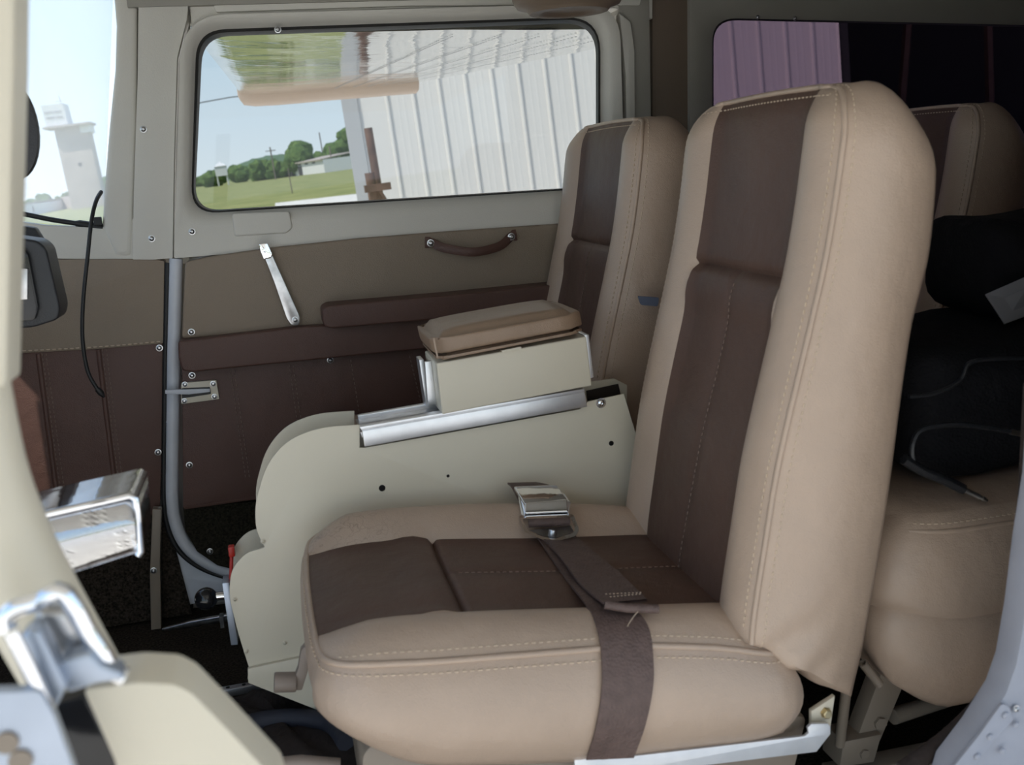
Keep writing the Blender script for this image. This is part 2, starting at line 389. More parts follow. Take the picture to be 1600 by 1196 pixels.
# raised pads and oblong recess on the surround, as pressed in the metal
slab('sill_pad', [(362, 334), (452, 330), (458, 356), (448, 365), (366, 370)], 1.7695, .01, M['trimp'], dr, .004, r=5, seg=3)
slab('tan_card', [(289, 410), (330, 401), (420, 388), (560, 373), (700, 362), (860, 351), (1010, 342), (1030, 460), (660, 495), (470, 515), (284, 530)], 1.758, .05, M['tanp'], dr, .006, seg=3, r=6, label='tan vinyl upper door card')
slab('brown_card', [(284, 560), (1030, 500), (1060, 735), (395, 780), (286, 795)], 1.768, .05, M['brownp'], dr, .004, r=3, label='dark brown pleated lower door card')
slab('carpet_card', [(286, 793), (1060, 733), (1060, 900), (365, 890), (340, 884), (308, 862), (290, 830)], 1.775, .05, M['carpetg'], dr, label='dark carpet strip at the door foot')
slab('ledge', [(278, 534), (470, 511), (560, 506), (1010, 470), (1010, 516), (660, 546), (300, 582), (285, 580), (279, 560)], 1.735, .06, M['brownp'], dr, .011, seg=4, r=5, label='brown padded ledge')
slab('armrest', [(503, 484), (512, 478), (700, 462), (860, 446), (980, 436), (980, 474), (700, 498), (516, 514), (505, 508)], 1.70, .09, M['brownp'], dr, .012, seg=4, r=5, label='dark brown padded armrest')
bm = bmesh.new()
for x0, y0, x1, y1 in ((360, 578, 384, 748), (366, 578, 390, 748), (452, 570, 476, 740), (458, 570, 482, 740), (548, 562, 570, 700), (640, 556, 660, 640)):
    dashes(bm, [at(lerp(x0, x1, t/12), lerp(y0, y1, t/12), Y=1.7665) for t in range(13)], .0009, .005, .003)
link('stitching', bm, M['threadd'], dr)
bm = bmesh.new()
add_tube(bm, [at(x, y, Y=1.767) for x, y in ((288, 794), (395, 779), (700, 757))], .003, 6)
link('binding', bm, M['brownp'], dr)
for x, y, Y in ((300, 362, 1.771), (299, 519, 1.757), (300, 587, 1.767), (516, 563, 1.767), (296, 727, 1.767), (328, 862, 1.774), (434, 46, 1.772)): screw(dr, at(x, y, Y=Y))
# hinge plate
hp = slab('hinge_plate', [(283, 599), (338, 594), (343, 624), (283, 632)], 1.762, .008, M['cream'], dr, .001, r=2, label='cream hinge plate')
sl_ = slab('hinge_slot', [(284, 607), (328, 605), (330, 616), (284, 623)], 1.7610, .003, M['black'], hp, r=2)
slab('hinge_arm', [(258, 610), (290, 609), (328, 608), (328, 613), (295, 617), (258, 616)], 1.757, .006, M['jambf'], hp, .001)
for x, y in ((289, 601), (333, 600), (335, 620), (288, 627)): screw(hp, at(x, y, Y=1.762), r=.0036)
# pull strap
bm = bmesh.new()
cpts = spline([at(x, y, Y=Y) for x, y, Y in ((664, 379, 1.755), (676, 380, 1.752), (695, 388, 1.738), (740, 394, 1.725), (780, 385, 1.738), (798, 370, 1.752), (807, 367, 1.755))], 6)
L2 = [[], [], [], []]
for i, p in enumerate(cpts):
    t = i/(len(cpts)-1); hw = .0095 if (t < .12 or t > .88) else .0075
    t_ = (cpts[min(i+1, len(cpts)-1)] - cpts[max(i-1, 0)]).normalized(); nrm = Vector((0, -1, 0)); up = t_.cross(nrm).normalized()
    for k, (a, b) in enumerate(((hw, 0), (0, .004), (-hw, 0), (0, -.003))): L2[k].append(p + up*a + nrm*b)
strip_rings(bm, [list(x) for x in zip(*L2)])
st = link('pull_strap', bm, M['brownp'], dr, 60, label='brown leather pull strap')
for x, y in ((673, 380), (799, 370)): screw(st, at(x, y, Y=1.748), r=.0048)
# lever
bm = bmesh.new(); poly_prism(bm, [at(x, y, Y=1.742) for x, y in rnd([(413, 402), (425, 398), (444, 440), (469, 496), (468, 508), (456, 509), (448, 498), (428, 440)], 4)], Vector((0, .006, 0))); bev(bm, .0015)
lv = link('door_lever', bm, M['steel'], dr, 40, label='chrome door lever')
bm = bmesh.new(); poly_prism(bm, [at(x, y, Y=1.735) for x, y in rnd([(404, 381), (417, 379), (426, 398), (424, 404), (412, 406), (406, 392)], 3)], Vector((0, .02, 0))); bev(bm, .003)
link('lever_tip', bm, M['chrome'], lv, 40)
screw(lv, at(461, 500, Y=1.742), r=.004)
bm = bmesh.new(); add_cyl(bm, at(461, 500, Y=1.748), at(461, 500, Y=1.765), .006); link('lever_hub', bm, M['steel'], lv)
S(slab('window_1', [(296, 40), (950, 20), (950, 305), (290, 345)], 1.803, .004, M['glass']), 'grey-tinted window pane of the far door')

# --- far door jamb, seal and lower corner
bm = bmesh.new()
path = spline([at(x, y, Y=1.788) for x, y in ((275, 404), (273, 480), (271, 560), (270, 640), (269, 720), (269, 780), (274, 815), (288, 848), (312, 872), (345, 889), (400, 905))], 6)
add_tube(bm, path, .011, 12)
jb = S(link('trim_5', bm, M['jambf'], None, 60), 'pale blue-grey door jamb tube curving under the far door')
bm = bmesh.new()
for x, y in ((262, 660), (262, 690), (262, 722), (262, 755)):
    add_lathe(bm, at(x, y, Y=1.782), (-.7, -1, 0), [(.003, 0), (.0028, .001), (.001, .002)], 10)
link('rivet', bm, M['jambf'], jb, 60)
bm = bmesh.new(); add_tube(bm, [p + Vector((-.014, -.001, -.006)) for p in path], .0045, 8); link('seal', bm, M['black'], jb, 60)
slab('corner_panel', [(254, 806), (262, 826), (285, 865), (320, 893), (362, 908), (420, 915), (420, 915), (400, 925), (352, 932), (258, 955), (252, 900)], 1.798, .03, M['jambf'], jb, .002, label='pale corner panel below the door')
t6 = slab('trim_6', [(238, 796), (252, 797), (250, 880), (252, 990), (236, 989), (234, 900)], 1.76, .02, M['frame'], None, .002)
S(t6, 'narrow tan metal strip at the foot of the far door post')
for x, y in ((240, 892),): screw(t6, at(x, y, Y=1.76))

# --- rear side window
w2 = empty('window_2', at(1350, 250, Y=1.8)); S(w2, 'violet-tinted rear side window')
q = [[(1113, 28), (1990, 48), (1990, 560), (1112, 560)], [(1104, 20), (2000, 40), (2000, 570), (1104, 570)], [(1088, 0), (2030, 20), (2030, 590), (1088, 590)], [(1078, -90), (2300, -90), (2300, 640), (1078, 640)]]
bm = bmesh.new(); strip_rings(bm, [pxloop(a, r_, y) for a, r_, y in zip(q, (38, 40, 46, 3), (1.80, 1.793, 1.785, 1.785))])
link('frame', bm, M['trimg'], w2, 50)
bm = bmesh.new(); strip_rings(bm, [pxloop(q[0], 38, 1.799), pxloop([(1115, 31), (1988, 51), (1988, 557), (1115, 557)], 37, 1.803)]); link('seal', bm, M['black'], w2)
slab('glass', [(1095, 10), (2010, 30), (2010, 575), (1095, 575)], 1.806, .004, M['glassp'], w2)
for x, y in ((1184, 27), (1242, 29)): screw(w2, at(x, y, Y=1.79), r=.003)

# --- near doorway jamb at the lower right
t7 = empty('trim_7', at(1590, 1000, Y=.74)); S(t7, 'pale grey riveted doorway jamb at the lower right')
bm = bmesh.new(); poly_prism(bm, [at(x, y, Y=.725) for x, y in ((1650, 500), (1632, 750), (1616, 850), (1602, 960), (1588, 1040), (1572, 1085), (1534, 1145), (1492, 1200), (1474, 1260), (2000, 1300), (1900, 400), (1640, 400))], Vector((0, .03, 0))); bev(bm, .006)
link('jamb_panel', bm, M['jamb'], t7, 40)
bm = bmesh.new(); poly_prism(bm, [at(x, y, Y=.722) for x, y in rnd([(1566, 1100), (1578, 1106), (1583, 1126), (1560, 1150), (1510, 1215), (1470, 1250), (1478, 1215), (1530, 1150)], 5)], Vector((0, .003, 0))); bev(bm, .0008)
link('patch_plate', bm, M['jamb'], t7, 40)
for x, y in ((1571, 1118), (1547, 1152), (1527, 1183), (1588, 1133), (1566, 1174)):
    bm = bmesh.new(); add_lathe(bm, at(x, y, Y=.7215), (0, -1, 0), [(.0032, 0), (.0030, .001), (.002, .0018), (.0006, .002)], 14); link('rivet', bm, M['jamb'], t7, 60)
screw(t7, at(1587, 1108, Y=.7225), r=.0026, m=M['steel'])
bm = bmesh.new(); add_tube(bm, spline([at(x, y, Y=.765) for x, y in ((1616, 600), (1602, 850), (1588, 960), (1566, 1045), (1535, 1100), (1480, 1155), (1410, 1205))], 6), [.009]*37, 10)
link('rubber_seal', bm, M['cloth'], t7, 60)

# ------------------------------------------------------------------ upholstered seats
def boxed(us, vs, top, bot, bulge, K=10, pw=.8, fold=None):
    """two faced cushion: grids top/bot and a bulging side band; returns grid + band evaluator"""
    nu, nv = len(us), len(vs)
    T = [[top(u, v) for u in us] for v in vs]; B = [[bot(u, v) for u in us] for v in vs]
    per = [(0, i) for i in range(nu)] + [(j, nu-1) for j in range(1, nv)] + [(nv-1, i) for i in range(nu-2, -1, -1)] + [(j, 0) for j in range(nv-2, 0, -1)]
    cen = sum((T[j][i] for j, i in per), Vector())/len(per); n = len(per); out = []
    for k, (j, i) in enumerate(per):
        a, b = per[k-1], per[(k+1) % n]
        tg = (T[b[0]][b[1]] - T[a[0]][a[1]]); d = B[j][i] - T[j][i]; o = tg.cross(d)
        if o.length < 1e-9: o = T[j][i]-cen
        o.normalize()
        if o.dot(T[j][i]-cen) < 0: o = -o
        out.append(o)
    out = [(out[k-1]+out[k]*2+out[(k+1) % n]).normalized() for k in range(n)]
    def band(k, t):
        j, i = per[k % n]; s = math.sin(math.pi*t)**pw
        return T[j][i].lerp(B[j][i], t) + out[k % n]*(bulge(per[k % n], t)*s + (fold(T[j][i], t)*s if fold else 0))
    return T, B, per, band
def build_boxed(name, us, vs, T, B, per, band, m, parent, brown, bm_mat, K=10, topmat=None):
    bm = bmesh.new(); bb = bmesh.new(); nu, nv = len(us), len(vs)
    VT = [[bm.verts.new(p) for p in r] for r in T]; VB = [[bm.verts.new(p) for p in r] for r in B]
    bv = {}
    for j in range(nv-1):
        for i in range(nu-1):
            uc = (us[i]+us[i+1])/2
            if brown(uc, (vs[j]+vs[j+1])/2):
                f = []
                for (jj, ii) in ((j, i), (j, i+1), (j+1, i+1), (j+1, i)):
                    if (jj, ii) not in bv: bv[(jj, ii)] = bb.verts.new(T[jj][ii])
                    f.append(bv[(jj, ii)])
                bb.faces.new(f)
            else: bm.faces.new((VT[j][i], VT[j][i+1], VT[j+1][i+1], VT[j+1][i]))
            bm.faces.new((VB[j][i], VB[j+1][i], VB[j+1][i+1], VB[j][i+1]))
    n = len(per); prev = [VT[j][i] for j, i in per]
    for q_ in range(1, K+1):
        cur = [VB[j][i] for j, i in per] if q_ == K else [bm.verts.new(band(k, q_/K)) for k in range(n)]
        for k in range(n): bm.faces.new((prev[k], cur[k], cur[(k+1) % n], prev[(k+1) % n]))
        prev = cur
    for v in [v for v in bm.verts if not v.link_faces]: bm.verts.remove(v)
    body = link(name, bm, m, parent, 60)
    pan = link('center_panel', bb, bm_mat, body, 60, label='brown leather centre panel')
    # keep panel facing the same way as the face (normals outward)
    return body, pan
Y0, HW = 1.04, .18
def ymap(s, inset):                      # s -1(far)..1(near); centre panel keeps its width in rounded corners
    a = abs(s)*HW
    if abs(s) > .61: a = .61*HW + (abs(s)-.61)/.39*(HW-inset-.61*HW)
    return Y0 - math.copysign(a, s)
BX = [(.27, .412), (.30, .415), (.35, .424), (.44, .440), (.50, .455), (.57, .474), (.64, .492), (.70, .503), (.757, .511), (.80, .520)]
RX = [(.185, .530), (.216, .540), (.325, .560), (.41, .573), (.50, .584), (.57, .594), (.63, .612), (.69, .617), (.735, .618), (.775, .600)]
US = [-1, -.985, -.95, -.9, -.84, -.78, -.72, -.67, -.63, -.61, -.59, -.55, -.47, -.36, -.24, -.12, -.02, 0, .02, .12, .24, .36, .47, .55, .59, .61, .63, .67, .72, .78, .84, .9, .95, .985, 1]
def smooth_tab(tab, x, h=.02): return (interp(tab, x-h) + 2*interp(tab, x) + interp(tab, x+h))/4
def bolster(s):
    a = (abs(s)-.61)/.39
    return math.sin(math.pi*min(max(a, 0), 1))**.75 if a > 0 else 0
def back_top(u, v):
    z = .272 + .523*v; zt, r = .795, .05
    ins = 0 if z < zt-r else r - math.sqrt(max(0, r*r-(z-(zt-r))**2))
    x = smooth_tab(BX, z) + .010*max(0, (z-.765)/.03)**2
    fade = min(1, (.797-z)/.035)**.5 if z < .797 else 0
    x -= .014*bolster(u)*fade
    if abs(u) <= .61:
        c = 1-(u/.61)**2
        x += (.010*fade*min(1, (z-.25)/.25)) * min(1, (1-abs(u)/.61)*9) - .007*math.sqrt(max(0, c))*fade
        dz = z-.615
        x += .006*math.exp(-(dz/.0045)**2) - (.005*math.exp(-((dz+.025)/.02)**2) if dz < 0 else 0)
        if dz < 0: x += .0025*math.exp(-(u/.02)**2)
    # crown the top edge slightly towards the middle
    return Vector((x, ymap(u, ins), z + .004*(1-u*u)*max(0, (v-.9)*10)))
def back_bot(u, v):
    z = .185 + .59*v; zt, r = .775, .07
    ins = 0 if z < zt-r else r - math.sqrt(max(0, r*r-(z-(zt-r))**2))
    return Vector((smooth_tab(RX, z) + .012*(1-u*u)*math.sin(math.pi*min(1, v*1.02)), ymap(u*.90, ins), z))
VSB = [0, .01, .03] + [i/40*.88 for i in range(2, 41)] + [.895, .91, .925, .94, .953, .965, .975, .984, .991, .996, 1]
VSB += [.635, .644, .650, .656, .662, .668]; VSB.sort()
def cz(tab, x): return smooth_tab(tab, x, .02)
CN = [(0, .312), (.04, .316), (.1, .308), (.2, .299), (.3, .290), (.38, .274), (.45, .252)]
CB = [(0, .316), (.03, .322), (.06, .325), (.1, .323), (.17, .315), (.28, .300), (.42, .285), (.46, .275)]
CF = [(0, .318), (.04, .326), (.1, .328), (.2, .322), (.3, .310), (.38, .295), (.45, .27)]
def cush_top(u, v):
    x0, x1, r = .004, .452, .055
    x = lerp(x1, x0, v)
    ins = r - math.sqrt(max(0, r*r-(x0+r-x)**2)) if x < x0+r else (.03 - math.sqrt(max(0, .03**2-(x-(x1-.03))**2)) if x > x1-.03 else 0)
    ins *= .8
    edge = cz(CN, x) if u > 0 else cz(CF, x)
    b = cz(CB, x); a = abs(u)
    z = b if a <= .61 else lerp(b, edge, (a-.61)/.39)
    fade = min(1, max(0, (x-x0)/.05))**.6
    z += (.024 if u < 0 else .016)*bolster(u)*fade*min(1, (x1-x)/.05+.2)
    if a <= .61:
        c = math.sqrt(max(0, 1-(u/.61)**2)); z += (.006*c - .004*min(1, (1-a/.61)*9))*fade
        z -= .006*math.exp(-((x-.15)/.0035)**2) - (.005*math.exp(-((x-.125)/.018)**2) if x < .15 else 0)
        if x > .15: z -= .002*math.exp(-(u/.02)**2)
    return Vector((x - .006*(1-u*u), ymap(u, ins), z))
CBT = [(0, .262), (.03, .235), (.06, .215), (.1, .200), (.23, .178), (.33, .171), (.43, .163), (.46, .170)]
def cush_bot(u, v):
    x = lerp(.448, .022, v); r = .05
    ins = r - math.sqrt(max(0, r*r-(.022+r-x)**2)) if x < .022+r else 0
    return Vector((x, ymap(u*.97, ins), cz(CBT, x)))
VSC = [0, .01, .03, .05, .08] + [i/36 for i in range(4, 34)] + [.94, .953, .966, .978, .988, .995, 1]
VSC += [.652, .662, .668, .674, .680, .686]; VSC.sort()
def make_seat(name, label, cracked=True):
    root = empty(name, (.23, 1.04, 0), label=label, cat='seat')
    T, B, per, band = boxed(US, VSB, back_top, back_bot, lambda ji, t: .016 if 0 < ji[0] < len(VSB)-1 else (.012 if ji[0] else .004), fold=lambda p, t: .011*max(0, 1-(p.z-.27)/.09)*math.sin((p.z-.27)*110 - t*16)*max(0, 1-t*1.2))
    body, pan = build_boxed('backrest', US, VSB, T, B, per, band, M['tan'], root, lambda u, v: abs(u) < .61, M['brown'], K=20)
    n = len(per); nu, nv = len(US), len(VSB)
    ks = list(range(nu-1, nu-1+nv-1)) + list(range(nu+nv-2, nu+nv-2+nu)) + list(range(nu+nv-2+nu, n))
    bm = bmesh.new(); add_tube(bm, [band(k, 0) for k in ks], .0030, 8); link('piping', bm, M['tan'], body, 60)
    bm = bmesh.new()
    dashes(bm, [band(k, .075) for k in ks])
    dashes(bm, [back_top(.96, v)+Vector((-.0004, 0, 0)) for v in VSB[2:]] + [back_top(u, .985) for u in [x/20 for x in range(18, -19, -1)]] + [back_top(-.96, v) for v in VSB[::-1][1:-2]])
    link('stitching', bm, M['thread'], body)
    bm = bmesh.new(); dashes(bm, [back_top(.035, v)+Vector((-.0003, 0, 0)) for v in VSB if v < .64], .0007, .004, .003); link('stitching', bm, M['threadd'], pan)
    # cushion
    T, B, per, band = boxed(US, VSC, cush_top, cush_bot, lambda ji, t: .024 if 0 < ji[0] < len(VSC)-1 else .020)
    cu, pan = build_boxed('seat_cushion', US, VSC, T, B, per, band, M['tancr'] if cracked else M['tan'], root, lambda u, v: abs(u) < .61, M['brown'])
    n = len(per); nv = len(VSC)
    ks = list(range(nu-1, nu-1+nv-1)) + list(range(nu+nv-2, nu+nv-2+nu)) + list(range(nu+nv-2+nu, n))
    bm = bmesh.new(); add_tube(bm, [band(k, 0) for k in ks], .0034, 8); link('piping', bm, M['tan'], cu, 60)
    bm = bmesh.new()
    dashes(bm, [band(k, .07) for k in ks])
    dashes(bm, [cush_top(.962, v)+Vector((0, 0, .0003)) for v in VSC[2:-3]])
    dashes(bm, [band(k, .5) + Vector((0, 0, 0)) for k in ()])
    link('stitching', bm, M['thread'], cu)
    bm = bmesh.new(); dashes(bm, [cush_top(.02, v)+Vector((0, 0, .0003)) for v in VSC if v < .66], .0007, .004, .003); link('stitching', bm, M['threadd'], pan)
    # base skirt, pan and rail
    bm = bmesh.new()
    pr = rnd([Vector((x, z)) for x, z in ((.03, .10), (.03, .215), (.06, .235), (.15, .205), (.30, .19), (.46, .172), (.487, .168), (.47, .10))], .01)
    poly_prism(bm, [Vector((p.x, .885, p.y)) for p in pr], Vector((0, .31, 0))); bev(bm, .006)
    link('seat_base', bm, M['frame'], root, 50, label='tan seat base')
    bm = bmesh.new()
    rail = [at(x, y, Y=.862) for x, y in ((897, 1181), (935, 1186), (941, 1188), (1090, 1171), (1258, 1151), (1264, 1146), (1262, 1138), (1268, 1132), (1294, 1131), (1298, 1136), (1298, 1148), (1276, 1176), (1160, 1190), (900, 1222))]
    poly_prism(bm, rail, Vector((0, .004, 0)))
    poly_prism(bm, [at(x, y, Y=.862) for x, y in ((897, 1181), (935, 1184), (941, 1188), (920, 1187))], Vector((0, .03, 0)))
    bev(bm, .0012); link('side_rail', bm, M['aluw'], root, 40, label='bright aluminium side rail')
    bm = bmesh.new(); poly_prism(bm, [at(x, y, Y=.873) for x, y in ((1268, 1112), (1305, 1088), (1296, 1150), (1268, 1150))], Vector((0, .006, 0))); bev(bm, .001)
    hb = link('hinge_bracket', bm, M['cream'], root, 40, label='cream hinge bracket')
    bm = bmesh.new(); p = at(1290, 1114, Y=.873); add_lathe(bm, p, (0, -1, 0), [(.0062, 0), (.0062, .001), (.0052, .001), (.005, .005), (.004, .0055), (0, .0055)], 6); link('bolt', bm, M['brass'], hb, 20)
    for yy in (.91, 1.17):
        for xx in (.09, .42):
            bm = bmesh.new(); add_tube(bm, [(xx, yy, .13), (xx+.01, yy, 0.012)], .011, 10); add_box(bm, (xx+.01, yy, .008), (.06, .03, .014), wd=.003)
            link('leg', bm, M['frame'], root, 50)
    return root
seat = make_seat('cabin_seat', 'large two-tone tan and brown leather front seat nearest the camera, with belt across its cushion')
def reseat(off, label):
    c = copy_tree(seat, Vector(off)); c['label'] = label; return c
far = reseat((0, .525, 0), 'tan and brown leather front seat beside the far door, behind the centre console')
rf = reseat((.545, .54, -.005), 'shadowed tan and brown rear seat below the violet-tinted window')
rn = reseat((.555, .055, 0), 'rear seat whose deep tan cushion shows right behind the nearest front seat')
for o in (seat, far): o['group'] = 'front cabin seats'
for o in (rf, rn): o['group'] = 'rear cabin seats'
for o in [x for x in bpy.data.objects if x.parent in (rf, rn) and x.name.split('.')[0] in ('side_rail', 'hinge_bracket', 'leg', 'seat_base')]:
    drop(o)
for o in [x for x in bpy.data.objects if x.parent in (rn, rf) and x.name.startswith('seat_cushion')]:
    drop(o)
# deep cushion of the near rear seat, in two bands
def rc_top(u, v):
    p = cush_top(u, v); x = lerp(.56, .008, v); return Vector((x+.60, p.y+.055, .370 - .016*abs(u)**4 - .10*max(0, (-x+.03)/.05)**2*.4))
def rc_bot(u, v):
    x = lerp(.54, .02, v); return Vector((x+.60, ymap(u*.96, 0)+.055, .122 + .05*max(0, (.08-x)/.08)**1.5))
T, B, per, band = boxed(US, VSC, rc_top, rc_bot, lambda ji, t: .030)
K1 = .47
def rbody(t0, t1, name, capt, capb, extra=0):
    bm = bmesh.new(); n = len(per); R = []
    for q_ in range(13):
        t = lerp(t0, t1, q_/12); e = math.sin(math.pi*q_/12)**.5*.011 if extra else 0
        ring = []
        for k in range(n):
            p = band(k, t); c = Vector((.86, 1.095, p.z)); ring.append(p + (p-c).normalized()*e)
        R.append([bm.verts.new(p) for p in ring])
    for a, b in zip(R, R[1:]):
        for k in range(n): bm.faces.new((a[k], b[k], b[(k+1) % n], a[(k+1) % n]))
    nu = len(US)
    G = T if capt else B
    idx = {ji: k for k, ji in enumerate(per)}; base = R[0] if capt else R[-1]
    V = [[base[idx[(j, i)]] if (j, i) in idx else bm.verts.new(G[j][i]) for i in range(nu)] for j in range(len(VSC))]
    for j in range(len(VSC)-1):
        for i in range(nu-1): bm.faces.new((V[j][i], V[j][i+1], V[j+1][i+1], V[j+1][i]))
    return bm
cb = link('seat_cushion', rbody(0, K1, 'a', True, False, 1), M['tan'], rn, 60)
link('lower_band', rbody(K1, 1, 'b', False, True, 1), M['tan'], rn, 60)
bm = bmesh.new(); ksr = [k for k, (j, i) in enumerate(per) if i == len(US)-1]
add_tube(bm, [band(k, .07) + Vector((0, -.004, 0)) for k in ksr], .003, 8); link('piping', bm, M['tan'], cb, 60)
bm = bmesh.new(); dashes(bm, [band(k, .035) + Vector((0, -.0045, 0)) for k in ksr]); dashes(bm, [band(k, .115) + Vector((0, -.0055, 0)) for k in ksr]); link('stitching', bm, M['thread'], cb)
# the far rear seat has the same deep cushion
for nm in ('seat_cushion', 'lower_band', ):
    for o in [x for x in bpy.data.objects if x.parent == rn and x.name.startswith(nm)]:
        c_ = o.copy(); COL.objects.link(c_); c_.parent = rf; c_.matrix_parent_inverse = rf.matrix_basis.inverted() @ Matrix.Translation((0, .49, 0))
# rear seat frame
YF = .985
def fp(x, y, Y=YF): return at(x, y, Y=Y)
bm = bmesh.new(); poly_prism(bm, [fp(1382, 1040), fp(1416, 1062), fp(1375, 1160), fp(1341, 1150)], Vector((0, .025, 0))); bev(bm, .002)
sf = link('front_leg', bm, M['frame'], rn, 40, label='tan painted square leg')
bm = bmesh.new(); add_lathe(bm, fp(1374, 1130, YF), (0, -1, 0), [(.008, 0), (.008, .004), (0, .0045)], 6); link('bolt', bm, M['frame'], sf, 20)
bm = bmesh.new(); poly_prism(bm, [fp(1318, 1160, .975), fp(1378, 1148, .975), fp(1366, 1192, .975), fp(1312, 1200, .975)], Vector((0, .04, 0))); bev(bm, .002)
ft = link('foot', bm, M['frame'], rn, 40, label='tan painted foot clamp')
bm = bmesh.new(); add_lathe(bm, fp(1350, 1178, .975), (0, -1, 0), [(.006, 0), (.006, .003), (0, .003)], 6); link('bolt', bm, M['frame'], ft, 20)
bm = bmesh.new(); add_tube(bm, [fp(1395, 1120, 1.0), fp(1480, 1092, 1.02), fp(1640, 1060, 1.05)], .010, 10); link('diagonal_tube', bm, M['frame'], rn, 50)
bm = bmesh.new(); add_tube(bm, [fp(1322, 1080, .97), fp(1312, 1165, .98)], .006, 10); link('rod', bm, M['frame'], rn, 50)
bm = bmesh.new()
a, b = fp(1348, 1036, .925), fp(1374, 1070, .925); ax = (b-a).normalized(); u_ = ax.orthogonal().normalized(); v_ = ax.cross(u_)
add_tube(bm, [a + (b-a)*(t/160) + (u_*math.cos(t*.785) + v_*math.sin(t*.785))*.0042 for t in range(161)], .0012, 5)
link('spring', bm, M['frame'], rn, 60, label='small coil spring')
bm = bmesh.new(); add_box(bm, (.95, 1.0, .012), (.75, .03, .014), wd=.002); tag(link('floor_rail', bm, M['frame'], None, 40), 'dark seat rail on the floor under the rear seat', 'rail')

# ------------------------------------------------------------------ seat belt on the near seat
root_c = [o for o in bpy.data.objects if o.parent == seat and o.name == 'seat_cushion'][0]
cobs = [root_c] + [o for o in bpy.data.objects if o.parent == root_c and o.name.startswith('center_panel')]
vv, ff = [], []
for o in cobs:
    b0 = len(vv); vv += [v.co.copy() for v in o.data.vertices]; ff += [[b0+i for i in p.vertices] for p in o.data.polygons]
# meshes were built in world coordinates, their parents cancel out
bvh = BVHTree.FromPolygons(vv, ff)
def on_cush(px, py, off=.003):
    d = ray(px, py).normalized(); h = bvh.ray_cast(CAM, d)
    if h[0] is None: return at(px, py, Y=.845)
    n = h[1] if h[1].dot(d) < 0 else -h[1]
    return h[0] + n*off
def ribbon(L, R, th, n=6):
    L, R = spline(L, 5), spline(R, 5); bm = bmesh.new(); rows = []
    for i in range(len(L)):
        a, b = L[i], R[i]; t_ = (L[min(i+1, len(L)-1)]-L[max(i-1, 0)]); nn = t_.cross(b-a).normalized()
        if nn.dot(CAM-a) < 0: nn = -nn
        top_ = [a.lerp(b, k/n)+nn*th for k in range(n+1)]; bo = [a.lerp(b, k/n) for k in range(n, -1, -1)]
        rows.append(top_+bo)
    strip_rings(bm, rows)
    return bm
belt = empty('seat_belt', on_cush(870, 860), label='brown webbing lap belt with chrome buckle lying across the nearest seat cushion', cat='seat belt')
Ls = [(836, 838), (858, 872), (888, 915), (915, 950), (932, 985), (939, 1040), (937, 1090), (928, 1140), (915, 1182)]
Rs = [(890, 838), (918, 872), (950, 910), (985, 950), (1012, 985), (1019, 1040), (1017, 1080), (1006, 1130), (990, 1182)]
bm = ribbon([on_cush(*p, .002) for p in Ls], [on_cush(*p, .002) for p in Rs], .0022)
link('webbing', bm, M['web'], belt, 60)
Lt = [(838, 838), (872, 880), (905, 928), (942, 962)]; Rt = [(893, 838), (940, 886), (968, 912), (1008, 956)]
bm = ribbon([on_cush(*p, .006 + i*.0018) for i, p in enumerate(Lt)], [on_cush(*p, .006 + i*.0018) for i, p in enumerate(Rt)], .0022)
tl = link('webbing_tail', bm, M['web'], belt, 60)
bm = bmesh.new(); add_tube(bm, [on_cush(943, 962, .012), on_cush(975, 965, .012), on_cush(1023, 966, .012)], .0046, 10); link('sewn_end', bm, M['web'], tl, 60)
bm = bmesh.new()
for k, y in ((0, 951), (1, 953)): dashes(bm, [on_cush(945+5*k, y+2, .0155), on_cush(1005, y-1, .0155)], .0004, .002, .002)
add_tube(bm, spline([on_cush(1000, 966, .016), on_cush(990, 972, .010), on_cush(982, 978, .007), on_cush(978, 985, .006)], 4), .0004, 5)
link('loose_thread', bm, M['thread'], tl)
# far strap, drawn after the buckle plane is known
# buckle: lifted lid with rolled end, lying on a plane that rests on the cushion crown
_bp = (on_cush(830, 812, .004) + on_cush(885, 812, .004))/2; _bn = Vector((-.02, -.42, .90)).normalized()
def onb(px, py, h=0.0):
    d = ray(px, py); t = (_bp + _bn*h - CAM).dot(_bn)/d.dot(_bn); return CAM + d*t
c00, c10, c11, c01 = onb(803, 760, .016), onb(870, 757, .016), onb(887, 781, .016), onb(820, 788, .016)
def quadslab(name, pts, dn, m, parent, bv=.001, **k):
    bm = bmesh.new(); nn = (pts[1]-pts[0]).cross(pts[3]-pts[0]).normalized()
    if nn.dot(CAM-pts[0]) > 0: nn = -nn
    poly_prism(bm, pts, nn*dn); bev(bm, bv, 3); return link(name, bm, m, parent, 40, **k)
bk = quadslab('buckle', [c00, c10, c11, c01], .006, M['chrome'], belt, .002, label='chrome lift-latch buckle')
quadslab('lid_end', [onb(821, 786, .0165), onb(887, 780, .0165), onb(888, 800, .011), onb(820, 803, .011)], .004, M['chrome'], bk, .0018)
quadslab('buckle_side', [onb(808, 768, .012), onb(822, 788, .014), onb(820, 807, .010), onb(814, 805, .006)], .003, M['chrome'], bk, .0008)
quadslab('buckle_side', [onb(880, 770, .012), onb(890, 784, .014), onb(887, 803, .010), onb(882, 802, .006)], .003, M['chrome'], bk, .0008)
bm = bmesh.new(); add_tube(bm, [onb(822, 803, .008), onb(884, 800, .008)], .003, 10); link('roller', bm, M['blackg'], bk, 60)
